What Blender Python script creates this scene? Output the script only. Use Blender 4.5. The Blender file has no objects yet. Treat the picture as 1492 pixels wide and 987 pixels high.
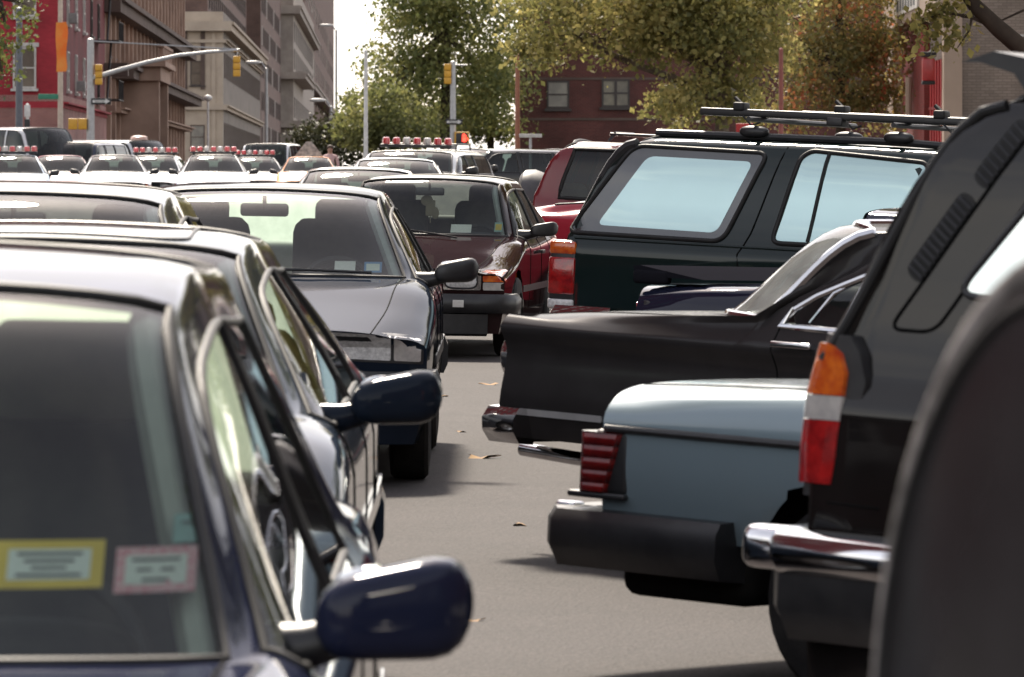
import bpy, math, random
import numpy as np
from mathutils import Vector, Matrix, geometry
from mathutils.bvhtree import BVHTree
random.seed(7)
PI = math.pi
S = bpy.context.scene
COL = S.collection
FPX, CX, YH, CAMZ = 8000.0, 746.0, 270.0, 1.70

# ------------------------------------------------------------------ ground
GY = [(-60, -.66), (0, 0), (25, .275), (45, .36), (62, .52), (140, 1.0), (300, 1.4), (900, 1.4), (4000, 1.4)]
GX = [(-60, .08), (-3, .06), (.3, 0), (6.6, -.30), (6.601, -.30), (60, -.30)]
def lerp_t(t, x):
    for (a, fa), (b, fb) in zip(t, t[1:]):
        if x <= b:
            return fa + (fb - fa) * (x - a) / (b - a)
    return t[-1][1]
def G(x, y):
    return lerp_t(GY, y) + lerp_t(GX, x)
def pix(x, y, d):            # picture position at distance d -> world point
    return Vector(((x - CX) / FPX * d, d, CAMZ - (y - YH) / FPX * d))

# ------------------------------------------------------------------ materials
MATS = {}
def nt(name):
    m = bpy.data.materials.new(name); m.use_nodes = True
    t = m.node_tree
    return m, t, t.nodes['Principled BSDF']
def setp(b, **k):
    for n, v in k.items():
        i = b.inputs[n.replace('_', ' ')]
        i.default_value = v
def C4(c): return (c[0], c[1], c[2], 1)
def noise_mix(t, sock, c1, c2, scale, detail=4, lo=.35, hi=.65, rough=.6, coord='Object'):
    tc = t.nodes.new('ShaderNodeTexCoord')
    n = t.nodes.new('ShaderNodeTexNoise'); n.inputs['Scale'].default_value = scale; n.inputs['Detail'].default_value = detail
    n.inputs['Roughness'].default_value = rough
    r = t.nodes.new('ShaderNodeMapRange'); r.inputs[1].default_value = lo; r.inputs[2].default_value = hi
    m = t.nodes.new('ShaderNodeMix'); m.data_type = 'RGBA'
    m.inputs[6].default_value = C4(c1); m.inputs[7].default_value = C4(c2)
    t.links.new(tc.outputs[coord], n.inputs['Vector']); t.links.new(n.outputs[0], r.inputs[0])
    t.links.new(r.outputs[0], m.inputs[0]); t.links.new(m.outputs[2], sock)
    return n, r
def bump(t, b, scale, strength, dist=.01, detail=4, coord='Object'):
    tc = t.nodes.new('ShaderNodeTexCoord'); n = t.nodes.new('ShaderNodeTexNoise')
    n.inputs['Scale'].default_value = scale; n.inputs['Detail'].default_value = detail
    bp = t.nodes.new('ShaderNodeBump'); bp.inputs['Strength'].default_value = strength; bp.inputs['Distance'].default_value = dist
    t.links.new(tc.outputs[coord], n.inputs['Vector']); t.links.new(n.outputs[0], bp.inputs['Height'])
    t.links.new(bp.outputs[0], b.inputs['Normal'])
def paint(name, c, metal=.0, rough=.35, coat=1.0, crough=.03, dust=.025, ior=1.45):
    m, t, b = nt(name)
    setp(b, Metallic=metal, Roughness=rough, Coat_Weight=coat, Coat_Roughness=crough, Specular_IOR_Level=0 if max(c) < .1 else .3, Coat_IOR=ior)
    d = tuple(x * (1 - dust) + .20 * dust for x in c)
    noise_mix(t, b.inputs['Base Color'], c, d, 3.0, 6, .4, .75)
    tc = t.nodes.new('ShaderNodeTexCoord'); n = t.nodes.new('ShaderNodeTexNoise'); n.inputs['Scale'].default_value = 9; n.inputs['Detail'].default_value = 8
    r = t.nodes.new('ShaderNodeMapRange'); r.inputs[1].default_value = .35; r.inputs[2].default_value = .75
    r.inputs[3].default_value = crough; r.inputs[4].default_value = crough + .03
    t.links.new(tc.outputs['Object'], n.inputs['Vector']); t.links.new(n.outputs[0], r.inputs[0]); t.links.new(r.outputs[0], b.inputs['Coat Roughness'])
    return m
def plain(name, c, rough=.6, metal=0, c2=None, scale=6, spec=.5, coat=0, bmp=0, bscale=60):
    m, t, b = nt(name)
    setp(b, Roughness=rough, Metallic=metal, Coat_Weight=coat)
    b.inputs['Specular IOR Level'].default_value = spec
    c2 = c2 or tuple(x * .75 for x in c)
    noise_mix(t, b.inputs['Base Color'], c, c2, scale)
    if bmp: bump(t, b, bscale, bmp)
    return m
def glass(name, tint=(.8, .88, .85), refl=1.0, film=.0, filmc=(.3, .32, .3)):
    m = bpy.data.materials.new(name); m.use_nodes = True; t = m.node_tree; t.nodes.clear()
    o = t.nodes.new('ShaderNodeOutputMaterial'); tr = t.nodes.new('ShaderNodeBsdfTransparent'); tr.inputs[0].default_value = C4(tint)
    gl = t.nodes.new('ShaderNodeBsdfGlossy'); gl.inputs['Roughness'].default_value = .015; gl.inputs[0].default_value = (refl, refl, refl, 1)
    fr = t.nodes.new('ShaderNodeFresnel'); fr.inputs[0].default_value = 1.40
    mx = t.nodes.new('ShaderNodeMixShader'); t.links.new(fr.outputs[0], mx.inputs[0])
    t.links.new(gl.outputs[0], mx.inputs[2])
    if film:
        df = t.nodes.new('ShaderNodeBsdfDiffuse'); df.inputs[0].default_value = C4(filmc)
        m2 = t.nodes.new('ShaderNodeMixShader'); tc = t.nodes.new('ShaderNodeTexCoord'); n = t.nodes.new('ShaderNodeTexNoise'); n.inputs['Scale'].default_value = 5
        r = t.nodes.new('ShaderNodeMapRange'); r.inputs[1].default_value = .3; r.inputs[2].default_value = .8; r.inputs[3].default_value = film * .6; r.inputs[4].default_value = film * 1.4
        t.links.new(tc.outputs['Object'], n.inputs['Vector']); t.links.new(n.outputs[0], r.inputs[0]); t.links.new(r.outputs[0], m2.inputs[0])
        t.links.new(tr.outputs[0], m2.inputs[1]); t.links.new(df.outputs[0], m2.inputs[2]); t.links.new(m2.outputs[0], mx.inputs[1])
    else:
        t.links.new(tr.outputs[0], mx.inputs[1])
    t.links.new(mx.outputs[0], o.inputs[0])
    return m
M = {}
M['glass'] = glass('car_glass', (.90, .98, .93), 1.0, .008)
M['glass_glare'] = glass('sky_glare_glass', (.80, .86, .84), 1.0, .30, (.62, .64, .62))  # whitish film paints the bright sky reflection on the rear window
M['glass_clear'] = glass('clear_glass', (.86, .92, .90), 1.0, .02)
M['glass_tint'] = glass('tinted_glass', (.30, .36, .35), 1.0, .02)
M['glass_dark'] = plain('dark_glass', (.012, .016, .017), .02, 0, (.018, .022, .022), 2, .8, 1)
M['glass_mirror'] = plain('privacy_glass', (.02, .025, .026), .015, 0, (.03, .034, .034), 2, 1.0, 1)
M['rubber'] = plain('black_rubber', (.012, .012, .013), .55, 0, (.02, .02, .02), 9, .4)
M['trim'] = plain('black_trim', (.018, .018, .02), .4, 0, (.03, .03, .031), 12, .5)
M['tyre'] = plain('tyre_rubber', (.016, .015, .015), .8, 0, (.03, .028, .026), 10, .3, 0, .3, 120)
M['chrome'] = plain('chrome', (.75, .75, .76), .08, 1, (.62, .62, .63), 5)
M['alloy'] = plain('alloy', (.45, .46, .47), .3, 1, (.3, .3, .3), 6)
M['under'] = plain('underbody', (.008, .008, .008), .9, 0, (.015, .014, .012), 6, .1)
M['cabin'] = plain('dark_upholstery', (.035, .036, .04), .8, 0, (.05, .05, .052), 14, .3)
M['cabin_tan'] = plain('beige_upholstery', (.46, .49, .42), .8, 0, (.40, .43, .37), 14, .3)
M['cabin_grey'] = plain('grey_upholstery', (.46, .50, .47), .8, 0, (.38, .42, .39), 14, .3)
M['lens_red'] = plain('red_lens', (.48, .010, .010), .12, 0, (.22, .003, .005), 26, .6, 1, .08, 90)
M['lens_amber'] = plain('amber_lens', (.80, .18, .015), .12, 0, (.52, .05, .008), 22, .6, 1, .08, 90)
M['lens_clear'] = plain('clear_lens', (.85, .85, .83), .14, .0, (.55, .55, .54), 45, .8, 1, .3, 80)
M['lens_white'] = plain('reversing_lens', (.55, .52, .48), .15, 0, (.42, .40, .38), 30, .6, 1)
M['reflector'] = plain('lamp_reflector', (.65, .66, .66), .12, 1, (.35, .35, .35), 25)
M['seam'] = plain('seam_gap', (.004, .004, .004), .9, 0, (.006, .006, .006), 5, .1)
M['mirrorglass'] = plain('mirror_glass', (.8, .82, .82), .02, 1, (.75, .77, .77), 2)
M['paper'] = plain('white_paper', (.75, .74, .70), .6, 0, (.68, .67, .62), 60)

# ------------------------------------------------------------------ mesh builder
class MB:
    def __init__(s): s.v = []; s.f = []; s.n = None
    def add(s, vs, fs):
        b = len(s.v); s.v += [tuple(map(float, v)) for v in vs]; s.f += [tuple(b + i for i in f) for f in fs]; return s
    def box(s, c, d, r=.0, rot=None):
        x, y, z = (k / 2 for k in d)
        if r <= 0:
            vs = [(-x, -y, -z), (x, -y, -z), (x, y, -z), (-x, y, -z), (-x, -y, z), (x, -y, z), (x, y, z), (-x, y, z)]
            fs = [(0, 3, 2, 1), (4, 5, 6, 7), (0, 1, 5, 4), (1, 2, 6, 5), (2, 3, 7, 6), (3, 0, 4, 7)]
        else:
            r = min(r, x * .98, y * .98, z * .98); n = 3; vs = []; fs = []
            # rounded box : sphere quadrants pushed out
            NU, NV = 4 * n + 4, 2 * n + 2
            for i in range(NV):
                h = i // (n + 1); a = -PI / 2 + (PI / 2) * (i - h * (n + 1)) / n + h * PI / 2
                for j in range(NU):
                    q = j // (n + 1); th = (PI / 2) * ((j - q * (n + 1)) / n) + q * PI / 2
                    sx = 1 if q in (0, 3) else -1; sy = 1 if q in (0, 1) else -1; sz = -1 if h == 0 else 1
                    vs.append((sx * (x - r) + r * math.cos(a) * math.cos(th), sy * (y - r) + r * math.cos(a) * math.sin(th), sz * (z - r) + r * math.sin(a)))
            for i in range(NV - 1):
                for j in range(NU):
                    k = (j + 1) % NU
                    fs.append((i * NU + j, i * NU + k, (i + 1) * NU + k, (i + 1) * NU + j))
            fs.append(tuple(reversed(range(NU)))); fs.append(tuple(range((NV - 1) * NU, NV * NU)))
        if rot is not None: vs = [rot @ Vector(v) for v in vs]
        return s.add([(v[0] + c[0], v[1] + c[1], v[2] + c[2]) for v in vs], fs)
    def tube(s, pts, r, n=8, closed=False, cap=True):
        P = [Vector(p) for p in pts]; m = len(P)
        if m < 2: return s
        rr = r if hasattr(r, '__len__') else [r] * m
        vs = []; up = Vector((0, 0, 1)); prev = None
        for i, p in enumerate(P):
            a = P[i - 1] if (i > 0 or closed) else P[i]; b = P[(i + 1) % m] if (i < m - 1 or closed) else P[i]
            t = (b - a)
            t = t.normalized() if t.length > 1e-9 else (prev or Vector((0, 1, 0)))
            u = t.cross(up)
            if u.length < .05: u = t.cross(Vector((1, 0, 0)))
            u.normalize(); w = u.cross(t).normalized(); prev = t
            for k in range(n):
                an = 2 * PI * k / n
                vs.append(p + (u * math.cos(an) + w * math.sin(an)) * rr[i])
        fs = []
        for i in range(m if closed else m - 1):
            j = (i + 1) % m
            for k in range(n):
                l = (k + 1) % n; fs.append((i * n + k, i * n + l, j * n + l, j * n + k))
        if cap and not closed: fs.append(tuple(reversed(range(n)))); fs.append(tuple(range((m - 1) * n, m * n)))
        return s.add(vs, fs)
    def ellipsoid(s, c, d, e=1.0, n=14, m=20, rot=None):
        def f(t, e): 
            return math.copysign(abs(t) ** e, t)
        vs = []; fs = []
        for i in range(n + 1):
            a = -PI / 2 + PI * i / n
            for j in range(m):
                b = 2 * PI * j / m
                v = Vector((d[0] / 2 * f(math.cos(a), e) * f(math.cos(b), e), d[1] / 2 * f(math.cos(a), e) * f(math.sin(b), e), d[2] / 2 * f(math.sin(a), e)))
                if rot is not None: v = rot @ v
                vs.append(v + Vector(c))
        for i in range(n):
            for j in range(m):
                k = (j + 1) % m; fs.append((i * m + j, i * m + k, (i + 1) * m + k, (i + 1) * m + j))
        return s.add(vs, fs)
    def lathe(s, c, prof, axis=(1, 0, 0), n=28, close=False):
        ax = Vector(axis).normalized(); u = ax.cross(Vector((0, 0, 1)))
        if u.length < .1: u = ax.cross(Vector((0, 1, 0)))
        u.normalize(); w = ax.cross(u); m = len(prof); vs = []; fs = []
        for k in range(n):
            a = 2 * PI * k / n; d = u * math.cos(a) + w * math.sin(a)
            for (h, r) in prof: vs.append(Vector(c) + ax * h + d * r)
        for k in range(n):
            l = (k + 1) % n
            for i in range(m - 1): fs.append((k * m + i, k * m + i + 1, l * m + i + 1, l * m + i))
        return s.add(vs, fs)
    def grid(s, rows, flip=False):
        r, c = len(rows), len(rows[0]); fs = []
        for i in range(r - 1):
            for j in range(c - 1):
                q = (i * c + j, i * c + j + 1, (i + 1) * c + j + 1, (i + 1) * c + j); fs.append(q[::-1] if flip else q)
        return s.add([p for row in rows for p in row], fs)
    def sweep(s, path, prof, closed_prof=True):   # path: (x,y,z) around plan; prof: (out, up)
        P = [Vector(p) for p in path]; m = len(P); n = len(prof); vs = []; fs = []
        for i, p in enumerate(P):
            t = (P[min(i + 1, m - 1)] - P[max(i - 1, 0)]); t.z = 0; t.normalize(); o = Vector((t.y, -t.x, 0))
            for (a, b) in prof: vs.append(p + o * a + Vector((0, 0, b)))
        for i in range(m - 1):
            for k in range(n if closed_prof else n - 1):
                l = (k + 1) % n; fs.append((i * n + k, i * n + l, (i + 1) * n + l, (i + 1) * n + k))
        if closed_prof: fs.append(tuple(range(n))[::-1]); fs.append(tuple(range((m - 1) * n, m * n)))
        return s.add(vs, fs)
    def prism(s, poly, z0, z1, f):     # poly of 2d pts, f(p,h)->3d
        n = len(poly); vs = [f(p, z0) for p in poly] + [f(p, z1) for p in poly]
        return s.add(vs, [tuple(range(n))[::-1], tuple(range(n, 2 * n))] + [(i, (i + 1) % n, n + (i + 1) % n, n + i) for i in range(n)])
    def build(s, name, mat, parent=None, smooth=True, off=(0, 0, 0), angle=38):
        me = bpy.data.meshes.new(name)
        vs = [(v[0] + off[0], v[1] + off[1], v[2] + off[2]) for v in s.v] if any(off) else s.v
        me.from_pydata(vs, [], s.f); me.update()
        if mat: me.materials.append(mat)
        if smooth:
            me.polygons.foreach_set('use_smooth', [True] * len(me.polygons))
            try: me.set_sharp_from_angle(angle=math.radians(angle))
            except Exception: pass
        o = bpy.data.objects.new(name, me); COL.objects.link(o)
        if parent is not None: o.parent = parent
        return o
def tag(o, label=None, cat=None, group=None, kind=None):
    if label: o['label'] = label
    if cat: o['category'] = cat
    if group: o['group'] = group
    if kind: o['kind'] = kind
    return o
def thing(name, label, cat, loc=(0, 0, 0), group=None):
    o = bpy.data.objects.new(name, None); COL.objects.link(o); o.location = loc; o.empty_display_size = .2
    return tag(o, label, cat, group)
def copy_tree(o, parent=None):
    c = o.copy(); COL.objects.link(c)
    if parent is not None: c.parent = parent
    for ch in list(o.children): copy_tree(ch, c)
    return c
def place(o, x, y, yaw_deg, lift=0.0):
    """stand a vehicle on the sloping road: yaw turns its nose (0 = towards the camera)"""
    gx = (G(x + .8, y) - G(x - .8, y)) / 1.6; gy = (G(x, y + 1) - G(x, y - 1)) / 2
    n = Vector((-gx, -gy, 1)).normalized(); a = math.radians(yaw_deg)
    bk = Vector((-math.sin(a), math.cos(a), 0)); bk = (bk - n * bk.dot(n)).normalized(); lf = bk.cross(n)
    m = Matrix((lf, bk, n)).transposed().to_4x4(); m.translation = Vector((x, y, G(x, y) + lift)); o.matrix_world = m
# ------------------------------------------------------------------ lofted car bodies
def curve(pts, sharp, subs):
    P = np.asarray(pts, float); n = len(P)
    h = np.maximum(np.linalg.norm(np.diff(P, axis=0), axis=1), 1e-5); t = np.concatenate([[0], np.cumsum(h)])
    d = np.diff(P, axis=0) / h[:, None]
    mL = np.zeros_like(P); mR = np.zeros_like(P)
    for i in range(n):
        if i == 0: mL[i] = mR[i] = d[0]
        elif i == n - 1: mL[i] = mR[i] = d[-1]
        elif i in sharp: mL[i] = d[i - 1]; mR[i] = d[i]
        else:
            a, b = d[i - 1], d[i]; w1 = 2 * h[i] + h[i - 1]; w2 = h[i] + 2 * h[i - 1]
            ok = a * b > 1e-12
            with np.errstate(all='ignore'):
                m = np.where(ok, (w1 + w2) / (w1 / np.where(ok, a, 1) + w2 / np.where(ok, b, 1)), 0)
            mL[i] = mR[i] = m
    out = []
    for i in range(n - 1):
        for k in range(subs[i]):
            u = k / subs[i]; u2, u3 = u * u, u * u * u
            out.append((2 * u3 - 3 * u2 + 1) * P[i] + (u3 - 2 * u2 + u) * h[i] * mR[i] + (-2 * u3 + 3 * u2) * P[i + 1] + (u3 - u2) * h[i] * mL[i + 1])
    out.append(P[-1]); return np.array(out)

DEF = dict(L=4.7, W=.87, bow=1.0, tn=.93, tt=.93, zn=.66, zh1=.80, y1=.55, zc=.95, yc=1.15, zb0=.92, zb1=.95, wsb=.70, yh=1.85, zh=1.385,
           roof=[(1.85, 1.385), (2.5, 1.41), (3.2, 1.385)], rt=.63, ct=.70, cd=.12, lines=[(2.50, 2.55), (2.58, 2.63), (3.25, 3.35), (3.33, 3.5)],
           wins=[1, 0, 1, 0, 0], yr=3.35, yb=3.95, bsb=.66, zd=.98, zt=.95, beltv=.935,
           low=[(1.0, .80), (1.005, .58), (.985, .36), (.94, .20)], sharpR=(), res=1.0, wr=.31, wx=(.88, 3.58), track=.76,
           ad=.28, tailbow=1.0, nosedrop=.09, taildrop=.07, crown=1.0, ymid=None, bw=.09, bw4=0, r3o=(.07, .04), wrapt=(.36, .015, .05, .985), wrapb=(.42, .3), doorspan=[(3, 5), (5, 7)])
class Car:
    def __init__(s, name, label, cat, pnt, group=None, glassm=None, seat=None, arches=True, doors=True, interior=True, **kw):
        p = dict(DEF); p.update(kw); s.p = p; s.pillar_mat = None; s.L = p['L']; s.W = p['W']; s.off = (0, -s.L / 2, 0)
        s.root = thing(name, label, cat, group=group); s.pnt = pnt
        W, L = s.W, s.L; cr = p['crown']
        belt = lambda y: p['zb0'] + (p['zb1'] - p['zb0']) * (y - p['yc']) / (L - p['yc'])
        roof = lambda y: lerp_t(p['roof'], max(p['roof'][0][0], y))
        def low(y, tw, cap=9): return [(W * tw * a, y, min(z, cap - .02 * i)) for i, (a, z) in enumerate(p['low'])]
        cols = []
        b = p['bow']; zn = p['zn']; nd = p['nosedrop']
        cols.append([(f * W * p['tn'], yy * b, zn - dz) for f, yy, dz in zip((0, .42, .70, .83, .93), (0, .02, .07, .13, .20), (0, .004, .018, .04, nd))] +
                    low(.26 * b, p['tn'] + .01, zn - nd - .04))
        y1 = p['y1']; z1 = p['zh1']
        cols.append([(f * W, y1, z1 - dz * cr) for f, dz in zip((0, .42, .74, .87, .96), (0, .006, .022, .042, .085))] + low(y1, .985, z1 - .13))
        y2 = p['yc'] - .1; z2 = p['zc'] - .015
        cols.append([(f * W, y2, z2 - dz * cr) for f, dz in zip((0, .42, .78, .89, .968), (0, .005, .016, .03, .06))] + low(y2, 1.0, z2 - .1))
        yc = p['yc']; ad = p['ad']
        cols.append([(0, yc, p['zc']), (.42 * W, yc + .2 * ad, p['zc']), (p['wsb'], yc + .75 * ad, p['zc'] - .005), (p['wsb'] + .055, yc + ad, p['zb0'] + .025), (p['beltv'] * W, yc + ad, p['zb0'])] + low(yc + ad - .03, 1.0))
        rt, ct, cd = p['rt'] * W, p['ct'] * W, p['cd']; bv = p['beltv'] * W
        yh, zh = p['yh'], p['zh']
        cols.append([(0, yh, zh), (.36 * W, yh + .03, zh - .008 * cr), (rt, yh + .10, zh - .04 * cr), (ct, yh + .17, zh - cd), (bv, yh + .17, belt(yh))] + low(yh + .17, 1.0))
        for (yt, yb) in p['lines']:
            z = roof(yt); cols.append([(0, yt, z), (.36 * W, yt, z - .008 * cr), (rt, yt, z - .036 * cr), (ct, yt, z - cd), (bv, yb, belt(yb))] + low(yb, 1.0))
        yr = p['yr']; zr = roof(yr); yb = p['yb']; zb = p['zd']
        ym = p['ymid'] or (yr + .4 * (yb - yr))
        wt, wb = p['wrapt'], p['wrapb']
        cols.append([(0, yr, zr), (wt[0] * W, yr - wt[1], zr - .008 * cr), (rt * wt[3], yr - wt[2], zr - .04 * cr), (ct * .99, yr - wt[2] + p['r3o'][0], zr - cd), (bv, max(ym, p['lines'][-1][1] + .02), belt(ym))] + low(max(ym, p['lines'][-1][1] + .02), 1.0))
        bw = p['bw']; cols.append([(0, yb, zb), (wb[0] * W, yb - wb[1] * bw, zb - .003), (p['bsb'], yb - bw, zb - .012), (p['bsb'] + .06, yb - bw + p['r3o'][1], belt(yb) + .028), (bv, yb - p['bw4'], belt(yb))] + low(yb - p['bw4'] * .8, .995))
        s.hasdeck = L - yb > .3
        if s.hasdeck:
            ydm = yb + .55 * (L - yb); zz = p['zd'] + (p['zt'] - p['zd']) * .45
            cols.append([(f * W * .985, ydm, zz - dz) for f, dz in zip((0, .42, .76, .88, .955), (0, .003, .012, .024, .055))] + low(ydm, .985, zz - .09))
        tb = p['tailbow']
        cols.append([(f * W * p['tt'], L - yy * tb, p['zt'] - dz) for f, yy, dz in zip((0, .42, .70, .84, .94), (0, .01, .03, .06, .10), (0, .003, .012, .028, p['taildrop']))] + low(L - .13 * tb, p['tt'] + .015, p['zt'] - p['taildrop'] - .03))
        s.nl = len(p['lines']); s.RH = 5 + s.nl; s.BB = s.RH + 1; s.DR = len(cols) - 1
        A = np.array(cols)                                    # (C,9,3)
        full = np.concatenate([(A * np.array([-1, 1, 1]))[:, :0:-1], A], axis=1).transpose(1, 0, 2)   # 17 rows
        nc = len(cols)
        subC = [max(2, int(round(np.linalg.norm(A[j + 1, 4] - A[j, 4]) / .11 * p['res']))) if j not in (3, s.RH) else max(4, int(8 * p['res'])) for j in range(nc - 1)]
        hs = [max(2, int(round(k * p['res']))) for k in (5, 4, 4, 6, 3, 4, 4, 2)]; subR = hs[::-1] + hs
        shC = {3, s.BB}
        shR = set(8 + r for r in p['sharpR']) | set(8 - r for r in p['sharpR'])
        X = np.stack([curve(full[i], shC, subC) for i in range(17)])
        s.D = np.stack([curve(X[:, j], shR, subR) for j in range(X.shape[1])], axis=1)   # (NR,NC,3)
        s.jc = np.concatenate([[0], np.cumsum(subC)]); s.ir = np.concatenate([[0], np.cumsum(subR)])
        s.nc = nc
        s.tags = {}
        half = lambda i: (8 - 1 - i if i < 8 else i - 8)
        D = s.D; NR, NC = D.shape[:2]
        cell_i = np.repeat(np.arange(16), subR); cell_j = np.repeat(np.arange(nc - 1), subC)
        win0 = 3
        faces = {}
        for i in range(NR - 1):
            k = half(cell_i[i]); sd = 'L' if cell_i[i] >= 8 else 'R'
            for j in range(NC - 1):
                c = cell_j[j]
                if k <= 1: t = 'hood' if c < 3 else 'windshield' if c == 3 else 'roof' if c < s.RH else 'rear_window' if c == s.RH else 'trunk_lid'
                elif k == 2: t = 'roof' if 4 <= c < s.RH else 'body'
                elif k == 3:
                    if c == 3: t = 'side_window%d%s' % (win0, sd)
                    elif 4 <= c <= s.RH - 1 and p['wins'][c - 4]: t = 'side_window%d%s' % (win0 if c == 4 else c, sd)
                    else: t = 'body'
                else:
                    t = 'body'
                    if doors and k < 7:
                        f = p['doorspan']
                        for q, (a, bb) in enumerate(f):
                            if a <= c <= bb - 0 and c < bb + 0: t = ('front_door%s' if q == 0 else 'rear_door%s') % sd
                if t == 'trunk_lid' and not s.hasdeck: t = 'body'
                faces.setdefault(t, []).append((i * NC + j, (i + 1) * NC + j, (i + 1) * NC + j + 1, i * NC + j + 1))
        V = D.reshape(-1, 3).copy()
        # caps
        def cap(j, front):
            col = D[:, j]; a3L, a3R = s.ir[8 + 3], s.ir[8 - 3]
            top = col[a3R:a3L + 1]; n = len(top); rows = []
            nside = NR - 1 - a3L
            P0, P1 = top[0], top[-1]
            tpar = np.linspace(0, 1, n)
            base = P0[None] * (1 - tpar[:, None]) + P1[None] * tpar[:, None]
            tpar = (top[:, 0] - P0[0]) / (P1[0] - P0[0]); base = P0[None] * (1 - tpar[:, None]) + P1[None] * tpar[:, None]
            Df = top - base
            for q in range(nside + 1):
                l, r = col[a3L + q], col[a3R - q]
                w = 1 - q / nside
                row = r[None] * (1 - tpar[:, None]) + l[None] * tpar[:, None] + Df * np.array([0, 1.15, w ** 5])[None]
                rows.append(row)
            return np.array(rows)
        capF, capR = cap(0, True), cap(NC - 1, False)
        s.capF, s.capR = capF, capR
        # wheel arches : cut and snap
        arch = [(wx, p['wr'] * 1.0, p['wr'] + .055) for wx in p['wx']] if arches else []
        isdeck = set()
        painted = [t for t in faces if not ('window' in t or t == 'windshield')]
        rem = set()
        for (wy, wz, ra) in arch:
            dist = np.hypot(V[:, 1] - wy, V[:, 2] - wz); sidev = np.abs(V[:, 0]) > W * .6
            ins = (dist < ra) & sidev
            for t in painted:
                keep = []
                for f in faces[t]:
                    if sum(ins[list(f)]) >= 3: continue
                    keep.append(f)
                faces[t] = keep
            used = np.zeros(len(V), bool)
            for t in painted:
                for f in faces[t]: used[list(f)] = True
            for i in np.nonzero(ins & used)[0]:
                d = max(dist[i], 1e-4); V[i, 1] = wy + (V[i, 1] - wy) * ra / d; V[i, 2] = wz + (V[i, 2] - wz) * ra / d
        s.V = V
        # normals over the painted surface
        N = np.zeros_like(V)
        for t in painted:
            for f in faces[t]:
                a, b2, c, d = V[list(f)]; n = np.cross(c - a, d - b2); N[list(f)] += n
        N /= np.maximum(np.linalg.norm(N, axis=1), 1e-9)[:, None]
        s.bvh = None
        allv = V.tolist(); allf = [f for t in faces for f in faces[t]]
        for cp in (capF, capR):
            b0 = len(allv); r, c = cp.shape[:2]; allv += cp.reshape(-1, 3).tolist()
            allf += [(b0 + i * c + j, b0 + i * c + j + 1, b0 + (i + 1) * c + j + 1, b0 + (i + 1) * c + j) for i in range(r - 1) for j in range(c - 1)]
        s.bvh = BVHTree.FromPolygons([Vector(v) for v in allv], allf)
        gm = glassm or M['glass']
        s.parts = {}
        for t, fl in faces.items():
            if not fl: continue
            isg = 'window' in t or t == 'windshield'
            ids = sorted({i for f in fl for i in f}); mp = {g: l for l, g in enumerate(ids)}
            mb = MB(); mb.v = [tuple(V[i]) for i in ids]; mb.f = [tuple(mp[i] for i in f) for f in fl]
            nm = ''.join(ch for ch in t if not ch.isdigit())
            nm = nm[:-1] if nm.endswith(('L', 'R')) else nm
            o = mb.build(nm, gm if isg else pnt, s.root, True, s.off, 180)
            if not isg:
                o.data.normals_split_custom_set_from_vertices([tuple(N[i]) for i in ids])
            s.parts.setdefault(t, o)
        body = s.parts['body']
        s.body = body
        for cp, nm in ((capF, 'front_panel'), (capR, 'tail_panel')):
            mb = MB(); mb.grid([list(map(tuple, r)) for r in cp], flip=(nm == 'front_panel')); mb.build(nm, pnt, s.root, True, s.off, 60)
        # underside
        ub = MB()
        zu = p['low'][-1][1] - .02
        ub.grid([[(x, y, zu if abs(x) < .5 else zu + .02) for x in np.linspace(-W * .92, W * .92, 5)] for y in (.25, L / 2, L - .25)])
        for x in (-.62 * W, .62 * W): ub.box((x, L / 2, .65 - (.66 - zu) / 2), (.06, L * .82, .64 - zu))
        for y in (.55, p['yc'] - .1): ub.box((0, y, .42), (W * 1.2, .05, .36))
        ub.build('underbody', M['under'], s.root, False, s.off)
    # --- helpers -------------------------------------------------
    def part(s, mb, name, mat, parent=None, smooth=True, angle=38):
        return mb.build(name, mat, parent if parent is not None else s.root, smooth, s.off, angle)
    def row(s, side, k, a, b):
        r = s.D[s.ir[8 + k * side]]; return [tuple(x) for x in r[s.jc[a]:s.jc[b] + 1]]
    def colp(s, side, j, a, b):
        i0, i1 = s.ir[8 + a * side], s.ir[8 + b * side]
        c = s.D[:, s.jc[j]]
        return [tuple(x) for x in (c[i0:i1 + 1] if i1 >= i0 else c[i1:i0 + 1][::-1])]
    def loop_side(s, side, a, b):
        return s.row(side, 3, a, b) + s.colp(side, b, 3, 4)[1:] + s.row(side, 4, a, b)[::-1][1:] + s.colp(side, a, 4, 3)[1:-1]
    def loop_top(s, j):
        c = lambda jj, a, b: [tuple(x) for x in s.D[s.ir[8 + a]:s.ir[8 + b] + 1, s.jc[jj]]]
        L2 = s.row(1, 2, j, j + 1); R2 = s.row(-1, 2, j, j + 1)
        return c(j, -2, 2) + L2[1:] + c(j + 1, -2, 2)[::-1][1:] + R2[::-1][1:-1]
    def hit(s, axis, a, b):
        if axis in ('L', 'R'):
            sg = 1 if axis == 'L' else -1; o = Vector((3 * sg, a, b)); d = Vector((-sg, 0, 0))
        elif axis == 'front': o = Vector((a, -3, b)); d = Vector((0, 1, 0))
        elif axis == 'rear': o = Vector((a, s.L + 3, b)); d = Vector((0, -1, 0))
        else: o = Vector((a, b, 5)); d = Vector((0, 0, -1))
        loc, n, i, di = s.bvh.ray_cast(o, d)
        if loc is None: return None, d
        if n.dot(d) > 0: n = -n
        return loc, n
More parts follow.
